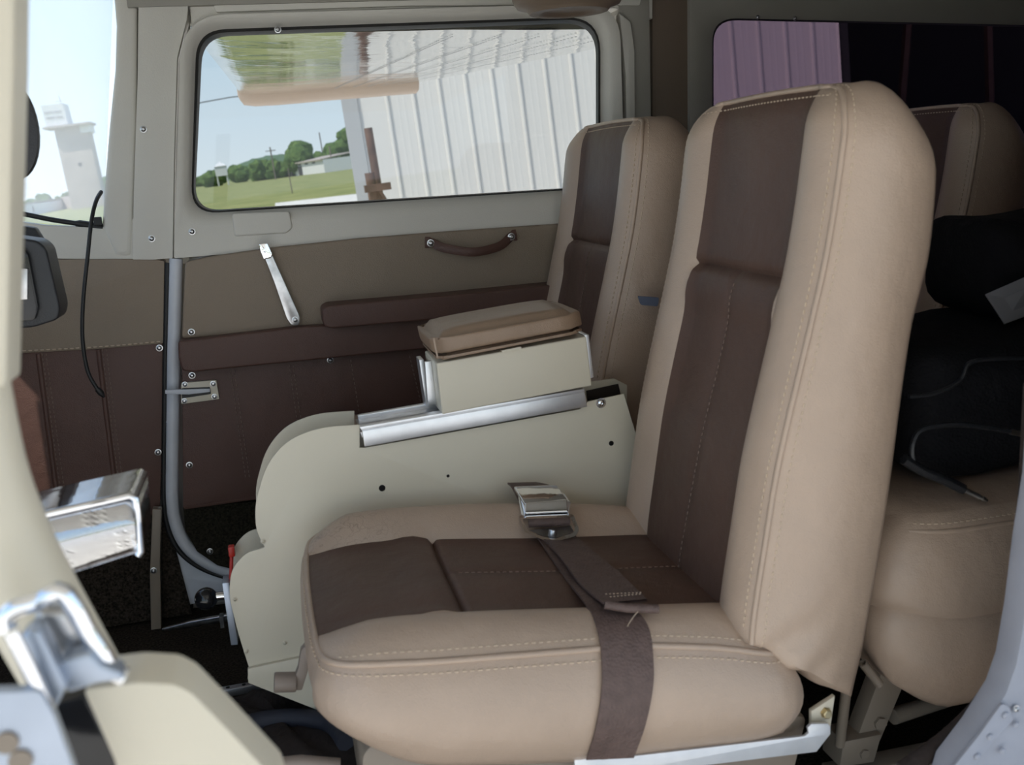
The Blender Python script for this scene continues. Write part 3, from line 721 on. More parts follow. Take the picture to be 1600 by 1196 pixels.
# tongue plate: ring plate with button
op = [(812, 806), (884, 806), (898, 806), (905, 830), (902, 836), (888, 840), (869, 846), (848, 844), (822, 834), (817, 824)]
bm = bmesh.new(); ring_o = rnd([(811, 806), (896, 804), (905, 828), (900, 838), (868, 847), (846, 843), (820, 832)], 4, 4)
ring_i = rnd([(816, 811), (892, 809), (899, 828), (895, 833), (868, 842), (848, 839), (824, 829)], 3, 4)
O0 = [onb(p.x, p.y, .008) for p in ring_o]; O1 = [onb(p.x, p.y, .005) for p in ring_o]
I0 = [onb(p.x, p.y, .008) for p in ring_i]; I1 = [onb(p.x, p.y, .005) for p in ring_i]
strip_rings(bm, [O1, O0, I0, I1, O1]); tp = link('tongue_plate', bm, M['chrome'], belt, 40, label='chrome tongue plate')
bm = bmesh.new(); bm.faces.new([bm.verts.new(onb(p.x, p.y, .0055)) for p in [Vector(q) for q in ((826, 829), (892, 822), (897, 832), (868, 841), (848, 838))]]); bmesh.ops.solidify(bm, geom=bm.faces[:], thickness=.001); link('plate_web', bm, M['steel'], tp)
bm = bmesh.new(); a = onb(862, 839, .006); add_cyl(bm, a, onb(864, 828, .013), .0052, 14, .0008); link('button', bm, M['steel'], tp, 40)
bm = bmesh.new(); add_tube(bm, [onb(826, 818, .009), onb(890, 815, .009)], .0055, 10); link('webbing_loop', bm, M['web'], tp, 60)

bm = ribbon([onb(793, 757, -.012), onb(800, 764, .0), onb(812, 788, .002)], [onb(838, 756, -.012), onb(866, 764, .0), onb(880, 788, .002)], .002)
link('webbing', bm, M['web'], belt, 60)

# ------------------------------------------------------------------ centre console
YC, YC2 = 1.255, 1.335
def plate_px(): return rnd([(975, 616), (918, 628), (905, 640), (570, 700), (562, 700), (562, 664), (500, 668), (448, 688), (415, 728), (398, 790), (400, 830), (414, 856), (385, 864), (362, 888), (357, 930), (372, 990), (389, 1044), (386, 1066), (440, 1086), (520, 1120), (900, 1120), (1060, 900)], [0, 0, 0, 0, 0, 0, 25, 30, 30, 30, 20, 3, 12, 18, 20, 20, 3, 8, 8, 0, 0, 0], 5)
con = empty('center_console', at(600, 1000, Y=YC), label='cream sheet-metal console between the two front seats, with scalloped front edge', cat='console')
pp = plate_px(); P3 = [at(p.x, p.y, Y=YC) for p in pp]
bm = bmesh.new(); poly_prism(bm, P3, Vector((0, .003, 0))); bev(bm, .0008)
sp = link('side_plate', bm, M['cream'], con, 40)
bm = bmesh.new()
poly_prism(bm, [Vector((p.x, YC2, p.z)) for p in P3], Vector((0, .003, 0))); bev(bm, .0008)
link('side_plate', bm, M['cream'], con, 40)
bm = bmesh.new(); poly_prism(bm, [at(x, y, Y=YC2-.001) for x, y in ((900, 612), (925, 597), (960, 592), (980, 602), (980, 640), (900, 650))], Vector((0, .004, 0))); bev(bm, .001); link('back_plate', bm, M['cream'], con, 40)
bm = bmesh.new(); poly_prism(bm, [at(x, y, Y=YC2-.0025) for x, y in ((916, 611), (966, 600), (970, 617), (918, 627))], Vector((0, .001, 0))); link('placard', bm, M['placard'], con, label='black placard')
# inner spine closing the box
bm = bmesh.new(); poly_prism(bm, [Vector((p.x+.012, YC+.004, p.z-.012)) for p in [at(x, y, Y=YC) for x, y in ((562, 720), (905, 650), (1060, 900), (900, 1115), (440, 1080), (372, 930), (420, 860), (430, 740))]], Vector((0, .075, 0))); link('core', bm, M['black'], con)
slab('base_flange', [(387, 1046), (500, 1022), (620, 1000), (700, 1120), (500, 1112), (388, 1068)], YC-.006, .006, M['cream'], con, .001)
for x, y, r in ((597, 763, .0042), (700, 744, .002), (955, 693, .0034)):
    bm = bmesh.new(); add_lathe(bm, at(x, y, Y=YC), (0, -1, 0), [(r, -.002), (r, .0006), (0, .0006)], 16); link('hole_plug', bm, M['blackg'], con, 40)
for x, y in ((411, 846), (367, 937), (385, 1018), (445, 1005)): screw(con, at(x, y, Y=YC), r=.0024, m=M['cream'], name='rivet')
screw(con, at(939, 630, Y=YC), r=.005, m=M['chrome'])
# slide rails
def rail(parent, pix, Y, th, bv=.0015, m=None):
    bm = bmesh.new(); poly_prism(bm, [at(x, y, Y=Y) for x, y in pix], Vector((0, th, 0))); bev(bm, bv); return link('slide_rail', bm, m or M['alu'], parent, 40, label='aluminium slide rail')
rail(con, [(566, 674), (914, 613), (918, 636), (570, 699)], YC-.012, .010)
rail(con, [(562, 668), (913, 608), (914, 613), (566, 674)], YC-.010, .018, .0006)
rail(con, [(559, 650), (720, 622), (900, 595), (905, 604), (720, 633), (561, 661)], YC2-.012, .010)
bm = bmesh.new(); poly_prism(bm, [at(x, y, Y=YC) for x, y in ((563, 676), (913, 617), (914, 622), (566, 684))], Vector((0, .075, 0))); link('rail_channel', bm, M['steel'], con, label='grey metal channel')
# sliding box with armrest pad on top
box = empty('armrest_box', at(800, 610, Y=1.29), label='cream sliding box with a tan padded armrest lid, on the console rails', cat='armrest')
bm = bmesh.new(); poly_prism(bm, [at(x, y, Y=1.243) for x, y in ((682, 568), (916, 526), (925, 603), (691, 648))], Vector((0, .098, 0))); bev(bm, .002, 3)
link('box_body', bm, M['cream'], box, 40)
bm = bmesh.new(); poly_prism(bm, [at(x, y, Y=1.31) for x, y in ((655, 563), (662, 562), (672, 637), (666, 636))], Vector((0, .03, 0))); bev(bm, .0006); link('end_bracket', bm, M['alu'], box, 40)
slab('end_bracket', [(664, 566), (674, 564), (683, 636), (669, 637)], 1.285, .006, M['alu'], box, .0008)
slab('rear_bracket', [(913, 524), (920, 523), (928, 590), (922, 592)], 1.25, .08, M['alu'], box, .0006)
bm = bmesh.new()
n8 = [at(x, y, Y=1.234) for x, y in ((685, 563), (913, 519), (906, 484), (676, 526))]
f8 = [Vector((p.x, 1.372, p.z)) for p in n8]
def padmesh(n8, f8, lo, hi, bulge):
    bm = bmesh.new(); N, H, D = 18, 7, 12
    def P(a, h, d):       # a along, h height, d depth all 0..1
        nb, nt_ = n8[0].lerp(n8[1], a), n8[3].lerp(n8[2], a); fb, ft_ = f8[0].lerp(f8[1], a), f8[3].lerp(f8[2], a)
        return nb.lerp(nt_, h).lerp(fb.lerp(ft_, h), d)
    bmesh.ops.create_cube(bm, size=1); bmesh.ops.subdivide_edges(bm, edges=bm.edges[:], cuts=11, use_grid_fill=True)
    for v in bm.verts:
        a, d, h = v.co.x+.5, v.co.y+.5, v.co.z+.5
        q_ = P(a, lerp(lo, hi, h), d); ea = 1-(2*a-1)**4; ed = 1-(2*d-1)**4; eh = 1-(2*h-1)**4
        q_ += Vector((0, 0, 1))*bulge*(ea*ed)*(1 if h > .5 else -.3)*abs(2*h-1)**2
        q_ += Vector((0, -1, 0))*bulge*.7*ea*eh*(1-2*d)*abs(2*d-1); q_ += Vector((-1, 0, 0))*bulge*.7*ed*eh*(1-2*a)*abs(2*a-1)
        # soften the edges
        cx = max(0, abs(2*a-1)-.80)/.2; cy = max(0, abs(2*d-1)-.82)/.18; ch = max(0, abs(2*h-1)-.7)/.3
        k1, k2, k3 = cx*ch, cy*ch, cx*cy
        q_ -= Vector((0, 0, 1))*.006*max(k1, k2)**2*(1 if h > .5 else -.5)
        q_ -= Vector((1, 0, 0))*.007*max(k1, k3)**2*(1 if a > .5 else -1)
        q_ -= Vector((0, 1, 0))*.007*max(k2, k3)**2*(1 if d > .5 else -1)
        v.co = q_
    return bm
pad = link('armrest_pad', padmesh(n8, f8, .14, 1.0, .006), M['tan2'], box, 70, label='tan leather armrest pad')
link('pad_edge', padmesh(n8, f8, -.03, .13, .0015), M['tan2'], pad, 60)
bm = bmesh.new()
for x0, y0, x1, y1 in ((684, 559, 678, 529),): add_tube(bm, [at(x0, y0, Y=1.2325), at((x0+x1)/2-.5, (y0+y1)/2, Y=1.2295), at(x1, y1, Y=1.236)], .0012, 6)
link('piping', bm, M['tan'], pad, 60)
slab('lid_catch', [(784, 548), (814, 542), (815, 546), (785, 551)], 1.238, .01, M['cream'], box)
# selector and knob on the console front
kn = empty('throttle_lever', at(322, 936, Y=1.30), label='black ball-topped lever on a short chrome stalk ahead of the console', cat='lever')
bm = bmesh.new(); bmesh.ops.create_uvsphere(bm, u_segments=24, v_segments=16, radius=.0145, matrix=Matrix.Translation(at(322, 936, Y=1.30))); link('ball', bm, M['blackg'], kn, 80)
bm = bmesh.new(); add_tube(bm, [at(332, 933, Y=1.30), at(352, 931, Y=1.30)], .0055, 10); link('stalk', bm, M['chrome'], kn, 50)
slab('bracket', [(347, 912), (358, 911), (372, 1008), (361, 1009)], 1.29, .03, M['plate'], kn, .001)
bm = bmesh.new(); add_box(bm, at(362, 861, Y=1.32), (.008, .012, .014), wd=.002); add_tube(bm, [at(362, 866, Y=1.32), at(361, 895, Y=1.31), at(360, 915, Y=1.30)], .0025, 6)
tag(link('toggle_lever', bm, [M['red']], None, 40), 'small red-topped lever at the front edge of the console', 'lever')
bm = bmesh.new(); add_tube(bm, [at(255, 984, Z=.02), at(300, 975, Z=.035), at(358, 965, Z=.05)], [.003, .007, .007], 8); add_box(bm, at(347, 970, Z=.045), (.006, .016, .02))
tag(link('control_rod', bm, M['steel'], None, 50), 'short grey metal control rod running from the console foot over the carpet', 'rod')
sr = empty('seat_track', at(330, 1080, Z=.012), label='perforated aluminium seat track on the carpet between console and near doorway', cat='rail')
tr_a, tr_b = at(250, 1100, Z=.006), at(460, 1062, Z=.006)
dirn = (tr_b-tr_a).normalized(); rot = Matrix.Rotation(math.atan2(dirn.y, dirn.x), 3, 'Z')
bm = bmesh.new(); add_box(bm, (tr_a+tr_b)/2, ((tr_b-tr_a).length, .014, .012), rot, .002); link('track', bm, M['alu'], sr, 40)
for t in (.35, .5, .62, .75, .88):
    bm = bmesh.new(); p = tr_a.lerp(tr_b, t); add_cyl(bm, p + Vector((0, 0, .005)), p + Vector((0, 0, .0066)), .003, 12); link('hole', bm, M['black'], sr)
bm = bmesh.new(); add_box(bm, tr_a.lerp(tr_b, .36), (.010, .022, .022), rot, .002); link('clip', bm, M['steel'], sr, 40)
# seat height crank
ck = empty('seat_crank', at(448, 1068, Y=1.10), label='beige seat adjustment crank with square knob ahead of the nearest seat', cat='crank')
bm = bmesh.new(); add_cyl(bm, at(428, 1067, Y=1.08), at(463, 1066, Y=1.08), .0115, 10, .002); link('knob', bm, M['knob'], ck, 40)
slab('arm', [(460, 1080), (461, 1058), (466, 1045), (470, 1018), (480, 1006), (492, 1015), (478, 1060), (472, 1080)], 1.075, .012, M['knob'], ck, .002)
ck2 = empty('seat_crank', at(430, 1190, Y=.95), label='beige crank knob at the bottom edge, below the nearest seat front', cat='crank')
bm = bmesh.new(); add_cyl(bm, at(405, 1196, Y=.95), at(440, 1194, Y=.95), .011, 10, .002); link('knob', bm, M['knob'], ck2, 40)
bm = bmesh.new(); add_tube(bm, [at(440, 1195, Y=.95), at(470, 1192, Y=.95), at(530, 1197, Y=.95)], .0075, 10); link('arm', bm, M['knob'], ck2, 50)

# ------------------------------------------------------------------ loose things
bm = bmesh.new()
add_tube(bm, spline([at(x, y, Y=Y) for x, y, Y in ((158, 300, 1.75), (150, 315, 1.72), (143, 345, 1.70), (137, 400, 1.69), (130, 470, 1.69), (129, 530, 1.69), (137, 580, 1.69), (152, 608, 1.69))], 8), .0032, 8)
cb_ = link('hanging_cable', bm, M['black'], None, 60); tag(cb_, 'thin black cable hanging in front of the side panel left of the far door', 'cable')
bm = bmesh.new(); add_tube(bm, [at(152, 608, Y=1.69), at(158, 615, Y=1.69), at(163, 621, Y=1.69)], [.005, .005, .002], 8); link('plug', bm, M['black'], cb_, 50)
def bag(name, pts, Z0, h, m, label, cat):
    bm = bmesh.new(); c = sum((Vector(p) for p in pts), Vector())/len(pts); n = len(pts)
    pl = rnd(pts, .03, 4); rows = []
    for k, (s, z) in enumerate(((1, 0), (1.02, .3), (.97, .65), (.8, .9), (.45, 1.0), (.05, 1.02))):
        rows.append([c + (p-c)*s + Vector((0, 0, z*h + .006*math.sin(p.x*90+k))) for p in pl])
    strip_rings(bm, rows); return tag(link(name, bm, m, None, 70), label, cat)
bag('cloth_bag', [at(x, y, Z=.0) for x, y in ((300, 1180), (360, 1125), (520, 1120), (620, 1180), (520, 1260), (330, 1260))], 0, .06, M['cloth'], 'crumpled dark brown cloth bag on the carpet below the console', 'bag')
bm = bmesh.new(); add_tube(bm, spline([at(x, y, Z=.065) for x, y in ((345, 1150), (400, 1128), (460, 1122), (515, 1130), (540, 1160))], 6), .012, 8)
tag(link('carry_strap', bm, M['dnav'], None, 60), 'dark navy padded strap lying on the cloth bag', 'strap')
# overhead round speaker
bm = bmesh.new(); p = at(885, -60, Y=1.45); p.z = .985
add_lathe(bm, (p.x, p.y, .946), (0, 0, 1), [(.01, .004), (.035, .004), (.04, 0), (.055, 0), (.06, .006), (.072, .009), (.078, .02), (.08, .05), (.08, .17)], 40)
tag(link('overhead_speaker', bm, M['brownstrip'], None, 50), 'round dark brown ceiling housing with raised rings, at the top edge', 'speaker')
# blue tab on far seat back
bm = bmesh.new(); poly_prism(bm, [at(x, y, Y=1.345) for x, y in rnd([(997, 463), (1030, 465), (1028, 479), (1002, 477)], 3)], Vector((0, .003, 0)))
tag(link('fabric_tab', bm, M['blue'], None), 'small blue-grey fabric tab sticking out between the two front seats', 'tab')
# dark stuff in the rear
def cable(name, pts, r, label, tip=None):
    bm = bmesh.new(); add_tube(bm, spline(pts, 8), r, 6); o = link(name, bm, M['blackv'], None, 60); tag(o, label, 'cable')
    if tip:
        bm = bmesh.new(); add_tube(bm, [tip[0], tip[0].lerp(tip[1], .7), tip[0].lerp(tip[1], .72), tip[0].lerp(tip[1], .78), tip[0].lerp(tip[1], .8), tip[1]], [.003, .003, .0022, .0022, .003, .0015], 8); link('plug', bm, M['steel'], o, 50, label='bright metal plug tip')
    return o
cable('headset_cable', [at(x, y, Y=Y) for x, y, Y in ((1430, 735, .925), (1425, 700, .925), (1440, 672, .925), (1490, 664, .925), (1540, 668, .925), (1578, 674, .925))], .003, 'black headset cable ending in a bright plug at the right edge', (at(1578, 675, Y=.925), at(1604, 680, Y=.925)))
cable('headset_cable', [at(x, y, Y=Y) for x, y, Y in ((1412, 718, .925), (1440, 735, .925), (1475, 750, .925), (1505, 765, .925))], .006, 'black headset cable with a bright plug resting above the rear tan cushion', (at(1505, 765, Y=.925), at(1543, 783, Y=.915)))
cable('headset_cable', [at(x, y, Y=Y) for x, y, Y in ((1420, 620, .925), (1460, 615, .925), (1500, 595, .93), (1520, 565, .935), (1600, 560, .935))], .0025, 'thin dark cable looping in the shadow over the rear seat')
bm = bmesh.new(); poly_prism(bm, [at(1540, 460, Y=1.0), at(1620, 425, Y=1.02), at(1640, 480, Y=1.04), at(1570, 506, Y=1.0)], Vector((.004, .006, -.002))); tag(link('folded_paper', bm, M['paper'], None), 'folded grey paper among the clutter over the rear seat', 'paper')
def softbox(c, sz, ph):
    b = bmesh.new(); add_box(b, c, sz, None, .045, 5); bmesh.ops.subdivide_edges(b, edges=[e_ for e_ in b.edges if e_.calc_length() > .08], cuts=6, use_grid_fill=True)
    for v in b.verts: v.co += Vector((math.sin(v.co.y*31+ph), math.sin(v.co.z*37+v.co.x*23+ph), math.sin(v.co.x*29+ph*2)))*.005
    return b
tag(link('duffel_bag', softbox((.85, 1.075, .448), (.40, .26, .150), 1), M['bagc'], None, 60), 'black soft bag lying on the near rear seat cushion in deep shadow', 'bag')
tag(link('equipment_case', softbox((.93, 1.12, .588), (.24, .17, .12), 2), M['bagc'], None, 60), 'dark case stacked on the black bag on the rear seat', 'case')
bm = bmesh.new(); add_tube(bm, spline([at(x, y, Y=1.15) for x, y in ((1508, 445), (1540, 440), (1580, 425), (1600, 400), (1620, 390))], 5), [.012]*6+[.016]*15, 8); tag(link('headset', bm, M['blackv'], None, 60), 'black headset band hanging ahead of the shadowed rear backrest', 'headset')

# ------------------------------------------------------------------ left foreground
pod = empty('instrument_pod', at(55, 450, Y=1.35), label='black padded instrument pod with a chrome face at the left edge', cat='instrument pod')
bm = bmesh.new(); a = [(-40, 360), (28, 372), (58, 376), (72, 388), (94, 482), (90, 500), (52, 512), (-40, 518)]
poly_prism(bm, [at(x, y, Y=1.30) for x, y in rnd(a, 8)], Vector((0, .055, 0))); bev(bm, .008, 3); link('pod_shell', bm, M['blackv'], pod, 50)
bm = bmesh.new(); poly_prism(bm, [at(x, y, Y=1.29) for x, y in rnd([(-40, 385), (32, 384), (44, 398), (60, 482), (54, 501), (-40, 507)], 6)], Vector((0, .02, 0))); bev(bm, .003); link('bezel', bm, M['blackg'], pod, 50)
slab('chrome_face', [(-30, 421), (43, 420), (43, 468), (-30, 472)], 1.284, .01, M['steel'], pod, .001)
slab('back_flange', [(20, 360), (36, 353), (54, 356), (68, 378), (78, 420), (20, 420)], 1.41, .02, M['blackv'], pod, .003, label='black upper flange')
bm = bmesh.new(); c = at(12, 200, Y=1.25); rr = []
for k in range(33):
    t = math.pi*2*k/32; rr.append(Vector((c.x + .042*math.cos(t)*.72, 1.25, c.z + .056*math.sin(t))))
poly_prism(bm, rr[:-1], Vector((0, .014, 0))); bev(bm, .004, 2); tag(link('sun_visor', bm, M['blackv'], None, 50), 'dark round-edged visor against the bright windshield at the left', 'visor')
# chrome channel bracket
cbk = empty('chrome_bracket', at(150, 820, Y=.80), label='polished chrome channel bracket sticking out behind the open near door', cat='bracket')
yb = .78
A4 = [at(x, y, Y=yb) for x, y in ((20, 818), (208, 776), (218, 864), (90, 905), (60, 905))]
bm = bmesh.new(); rowsP = []
for q_ in range(13):
    t = q_/12; l_ = at(lerp(20, 95, t), lerp(818, 905, t), Y=yb); r_ = at(lerp(209, 216, t), lerp(776, 866, t), Y=yb)
    rowsP.append([l_.lerp(r_, k/12) + Vector((0, -.010*(1-(2*t-1)**2) + .004, 0)) for k in range(13)])
strip_rings(bm, rowsP, close=False); bmesh.ops.solidify(bm, geom=bm.faces[:], thickness=.002); link('front_plate', bm, M['chrome'], cbk, 70)
bm = bmesh.new()
fr2 = [at(x, y, Y=yb) for x, y in ((20, 816), (202, 774), (212, 780), (215, 800), (220, 862), (215, 868))]; bk2 = [Vector((p.x, yb+.075, p.z)) for p in fr2]
strip_rings(bm, [fr2, bk2], close=False); bmesh.ops.solidify(bm, geom=bm.faces[:], thickness=.003); link('top_flange', bm, M['chrome'], cbk, 50)
bm = bmesh.new(); add_tube(bm, fr2, .0028, 8); link('rolled_edge', bm, M['chrome'], cbk, 60)
# open near door
nd = empty('door_2', at(100, 1000, Y=.45)); S(nd, 'blurred open near door at the lower left')
yn = .46
def fslab(name, pix, Y, th, m, bv=.004, r=0, **k): return slab(name, pix, Y, th, m, nd, bv, r=r, seg=3, **k)
fslab('door_post', [(-140, -260), (24, -260), (21, 100), (14, 400), (9, 607), (-140, 612)], .48, .03, M['cream'], .003, label='cream door post')
bm = bmesh.new()
path = [at(x, y, Y=yn+.03) for x, y in ((-75, 560), (-40, 730), (0, 840), (45, 930), (95, 1020), (150, 1120), (200, 1230), (240, 1340))]
add_tube(bm, spline(path, 5), .0215, 20); link('door_tube', bm, M['cream'], nd, 60, label='cream curved door tube')
fslab('door_panel', [(130, 1078), (215, 1067), (272, 1070), (300, 1084), (360, 1145), (440, 1230), (470, 1330), (210, 1330), (180, 1190)], .43, .03, M['cream'], .006, r=10, label='cream door panel')
fslab('inner_gap', [(70, 1100), (140, 1082), (200, 1200), (230, 1330), (90, 1330)], .455, .01, M['blackg'])
fslab('lock_plate', [(-80, 1085), (62, 1080), (84, 1118), (114, 1200), (150, 1330), (-80, 1330)], .40, .006, M['plate'], .003, r=8, label='grey metal lock plate')
for x, y in ((10, 1162), (32, 1190)):
    bm = bmesh.new(); add_lathe(bm, at(x, y, Y=.399), (0, -1, 0), [(.0045, -.001), (.0045, .0005), (0, .0005)], 16); link('plate_hole', bm, M['frame'], nd)
lt = slab('latch', [(28, 1000), (48, 984), (62, 988), (104, 1075), (85, 1112), (70, 1100)], .415, .014, M['plate'], nd, .003, seg=3, label='polished latch body')
bm = bmesh.new(); add_tube(bm, [at(x, y, Y=.405) for x, y in ((18, 988), (46, 1045), (76, 1112))], .0030, 10); link('latch_bar', bm, M['chrome'], lt, 60)
bm = bmesh.new()
arch = spline([at(x, y, Y=.43) for x, y in ((12, 985), (10, 965), (28, 950), (60, 940), (92, 925), (115, 948), (135, 985), (158, 1020), (172, 1045), (195, 1058))], 5)
add_tube(bm, arch, [.0042]*len(arch), 10); link('latch_ring', bm, M['chrome'], lt, 60)
slab('latch_tongue', [(90, 1035), (140, 1020), (160, 1040), (188, 1050), (195, 1064), (150, 1070), (105, 1085)], .422, .012, M['plate'], lt, .003, seg=3)
slab('latch_pawl', [(45, 980), (60, 955), (105, 955), (125, 985), (140, 1025), (95, 1030), (70, 1000)], .436, .01, M['steel'], lt, .003, seg=3)
# airframe overhead at the near side: port wing shades the doorway
bm = bmesh.new(); add_box(bm, (.22, -1.4, 1.22), (1.85, 4.2, .12), wd=.04, seg=3)
tag(link('port_wing', bm, M['trimp'], None, 40), 'broad off-white wing above the near doorway', 'wing')

# ------------------------------------------------------------------ outside world
def G(o):
    o.matrix_world = GM; o['_g'] = 1; return o
def gempty(name, **k): return G(empty(name, **k))
def glink(name, bm, m, parent=None, smooth=None, **k):
    o = link(name, bm, m, parent, smooth, **k)
    if not parent: G(o)
    return o
def gmat(name, c0, c1, sc, rough=.9, bump=None):
    return mat(name, c0, rough, cols=(c0, c1), vscale=sc, bump=bump, spec=.2)
M['grass'] = gmat('grass', (.16, .19, .055), (.30, .29, .11), .35)
M['ramp'] = gmat('concrete', (.62, .59, .54), (.74, .70, .64), 1.2)
M['leaf'] = gmat('foliage', (.035, .075, .018), (.11, .17, .045), .8)
M['leafd'] = gmat('hill_foliage', (.055, .10, .05), (.10, .16, .085), .05)
M['white'] = mat('white_sheet_metal', (.68, .655, .62), .30, var=.03, vscale=.5)
M['whiteb'] = mat('white_building_paint', (.70, .70, .70), .7)
M['greyc'] = mat('tower_concrete', (.42, .36, .32), .8, var=.12, vscale=.4)
M['rust'] = mat('rusty_steel', (.13, .07, .05), .7, var=.3, vscale=8)
M['wing'] = mat('polished_wing_skin', (.80, .77, .70), .07, .85, bump=[(2.2, .006, 'n'), (7, .0016, 'n')])
M['wingtip'] = mat('tan_wingtip', (.62, .47, .36), .4)
M['darkint'] = mat('shade_dark_interior', (.02, .02, .022), .9)  # unlit depth of the bay put into a near-black colour
M['wood'] = mat('pole_wood', (.16, .13, .11), .9)
M['roofd'] = mat('dark_opening', (.04, .04, .045), .8)
bm = bmesh.new(); v = [bm.verts.new(p) for p in ((-1500, -600, -.02), (1500, -600, -.02), (1500, 1500, -.02), (-1500, 1500, -.02))]; bm.faces.new(v)
S(glink('ground', bm, M['grass']), 'mown grass airfield outside')
bm = bmesh.new(); poly_prism(bm, [Vector(p) for p in ((-12, -30, -.015), (60, -30, -.015), (60, 19, -.015), (9, 20, -.015), (0, 14, -.015), (-12, 10, -.015))], Vector((0, 0, .02)))
S(glink('trim_8', bm, M['ramp']), 'pale concrete ramp under the aircraft')
bm = bmesh.new(); poly_prism(bm, [gpt(x, y) for x, y in ((430, 318), (590, 300), (640, 300), (640, 312), (430, 324))], Vector((0, 0, .02)))
S(glink('trim_9', bm, M['ramp']), 'pale concrete path crossing the grass by the hangar')
# hangar wall with ribs: the wall turns slightly away
th = -.22; hd = Vector((math.cos(th), math.sin(th), 0)); hn = Vector((math.sin(th), -math.cos(th), 0)); h0 = Vector((1.50, 12.2, 0)) - hd*.36
hg = gempty('hangar', label='white ribbed metal hangar filling most of the far door window', cat='hangar')
NP = 17; prof = []
for i in range(NP+1):
    s = i*.305 + .36
    prof += [(s-.030, 0), (s-.010, .028), (s+.008, .028), (s+.015, 0)]
    for e in (.12, .19): prof += [(s+e-.02, 0), (s+e, .002), (s+e+.02, 0)]
prof = [(0, 0)] + [p for p in prof if p[0] < NP*.305+.36] + [(NP*.305+.36, 0)]
bm = bmesh.new(); lo = [bm.verts.new(h0 + hd*s + hn*o) for s, o in prof]; hi = [bm.verts.new(h0 + hd*s + hn*o + Vector((0, 0, 7.5))) for s, o in prof]
for i in range(len(lo)-1): bm.faces.new((lo[i], lo[i+1], hi[i+1], hi[i]))
glink('ribbed_wall', bm, M['white'], hg)
L_ = NP*.305+.36
bm = bmesh.new(); poly_prism(bm, [h0 + hd*-.16 + hn*.03, h0 + hd*.02 + hn*.03, h0+hd*.02 - hn*9, h0 + hd*-.16 - hn*9], Vector((0, 0, 7.5))); glink('corner_trim', bm, mat('grey_sheet_metal', (.42, .42, .42), .5), hg)
bm = bmesh.new(); poly_prism(bm, [h0+hd*L_ - hn*7, h0 + hd*(L_+14) - hn*7, h0 + hd*(L_+14) - hn*7.2, h0+hd*L_ - hn*7.2], Vector((0, 0, 7.5)))
poly_prism(bm, [h0+hd*L_, h0 + hd*(L_+.1), h0 + hd*(L_+.1) - hn*7, h0+hd*L_ - hn*7], Vector((0, 0, 7.5)))
poly_prism(bm, [h0+hd*(L_), h0 + hd*(L_+14), h0 + hd*(L_+14) - hn*7, h0+hd*L_ - hn*7], Vector((0, 0, .05)))
glink('dark_bay', bm, M['darkint'], hg, label='dark open hangar bay')
bm = bmesh.new(); poly_prism(bm, [p + Vector((0, 0, 7.5)) for p in (h0 + hd*-.3 + hn*.3, h0 + hd*(L_+14) + hn*.3, h0 + hd*(L_+14) - hn*9, h0 + hd*-.3 - hn*9)], Vector((0, 0, .3))); glink('roof', bm, M['white'], hg)
for k in range(4):
    bm = bmesh.new(); a = h0 + hd*(L_+.8+k*1.6) - hn*5 + Vector((0, 0, 0)); add_tube(bm, [a, a + hd*(.9 if k % 2 else 0) + Vector((0, 0, 7))], .07, 6); glink('frame_post', bm, M['rust'], hg)
# rusty post beside the hangar
pb = gdist(598, 330, 10.5); pb.z = 0; ptop = gdist(575, 200, 10.5)
gp_ = gempty('steel_post', label='rusty steel post with a clamp beside the hangar corner', cat='post')
bm = bmesh.new(); add_tube(bm, [Vector((pb.x, pb.y, 0)), Vector((ptop.x, ptop.y, ptop.z))], .042, 12); glink('pole', bm, M['rust'], gp_, 50)
bm = bmesh.new(); q1 = gdist(578, 270, 10.5); add_tube(bm, [Vector((q1.x, q1.y, 0)), q1], .055, 8); glink('short_stub', bm, M['rust'], gp_, 50)
bm = bmesh.new(); q2 = gdist(590, 293, 10.4); add_box(bm, q2, (.26, .08, .07)); glink('clamp', bm, M['rust'], gp_)
bm = bmesh.new(); add_tube(bm, [q2, gdist(603, 312, 10.4)], .015, 6); glink('stay', bm, M['rust'], gp_)
# starboard wing (built in the aircraft frame)
wg = empty('starboard_wing', (.35, 4, 1.15), label='polished wing overhead reflecting the airfield, seen through the far door window', cat='wing')
tipL, tipT = at(372, 150, Y=5.7), at(652, 132, Y=5.7)
secs = []
for y_, zr in ((1.86, 0), (3.0, 0), (4.2, 0), (5.2, 0), (5.62, 0)):
    t = (y_-2.4)/(5.7-2.4); zl = lerp(1.025, tipL.z, t); zt_ = lerp(1.0, tipT.z+.005, t)
    xl, xt = lerp(-.115, tipL.x, t), lerp(.82, tipT.x, t); c = xt-xl
    pr_ = []
    for f, h in ((0, .035), (.02, .006), (.08, -.004), (.2, -.006), (.35, -.004), (.5, 0), (.65, 0), (.8, .002), (1, .004), (1, .012), (.7, .10), (.35, .16), (.1, .13), (.02, .075)):
        pr_.append(Vector((xl + c*f, y_, lerp(zl, zt_, f) + h)))
    secs.append(pr_)
bm = bmesh.new(); V = strip_rings(bm, secs)
bm.faces.new(V[0]); bm.faces.new(V[-1][::-1]); link('wing_skin', bm, M['wing'], wg, 50)
bm = bmesh.new(); tp_ = []
for dy, dz, sc_ in ((0, 0, 1), (.03, -.035, 1), (.09, -.05, .985), (.16, -.03, .95), (.20, .04, .9)):
    c = (secs[-1][0]+secs[-1][8])/2
    tp_.append([c + (p-c)*sc_ + Vector((0, dy, dz if p.z < c.z+.03 else dz*.2)) for p in secs[-1]])
V = strip_rings(bm, tp_); bm.faces.new(V[-1][::-1]); bm.faces.new(V[0]); link('wing_tip', bm, M['wingtip'], wg, 50, label='tan wing tip fairing')
bm = bmesh.new()
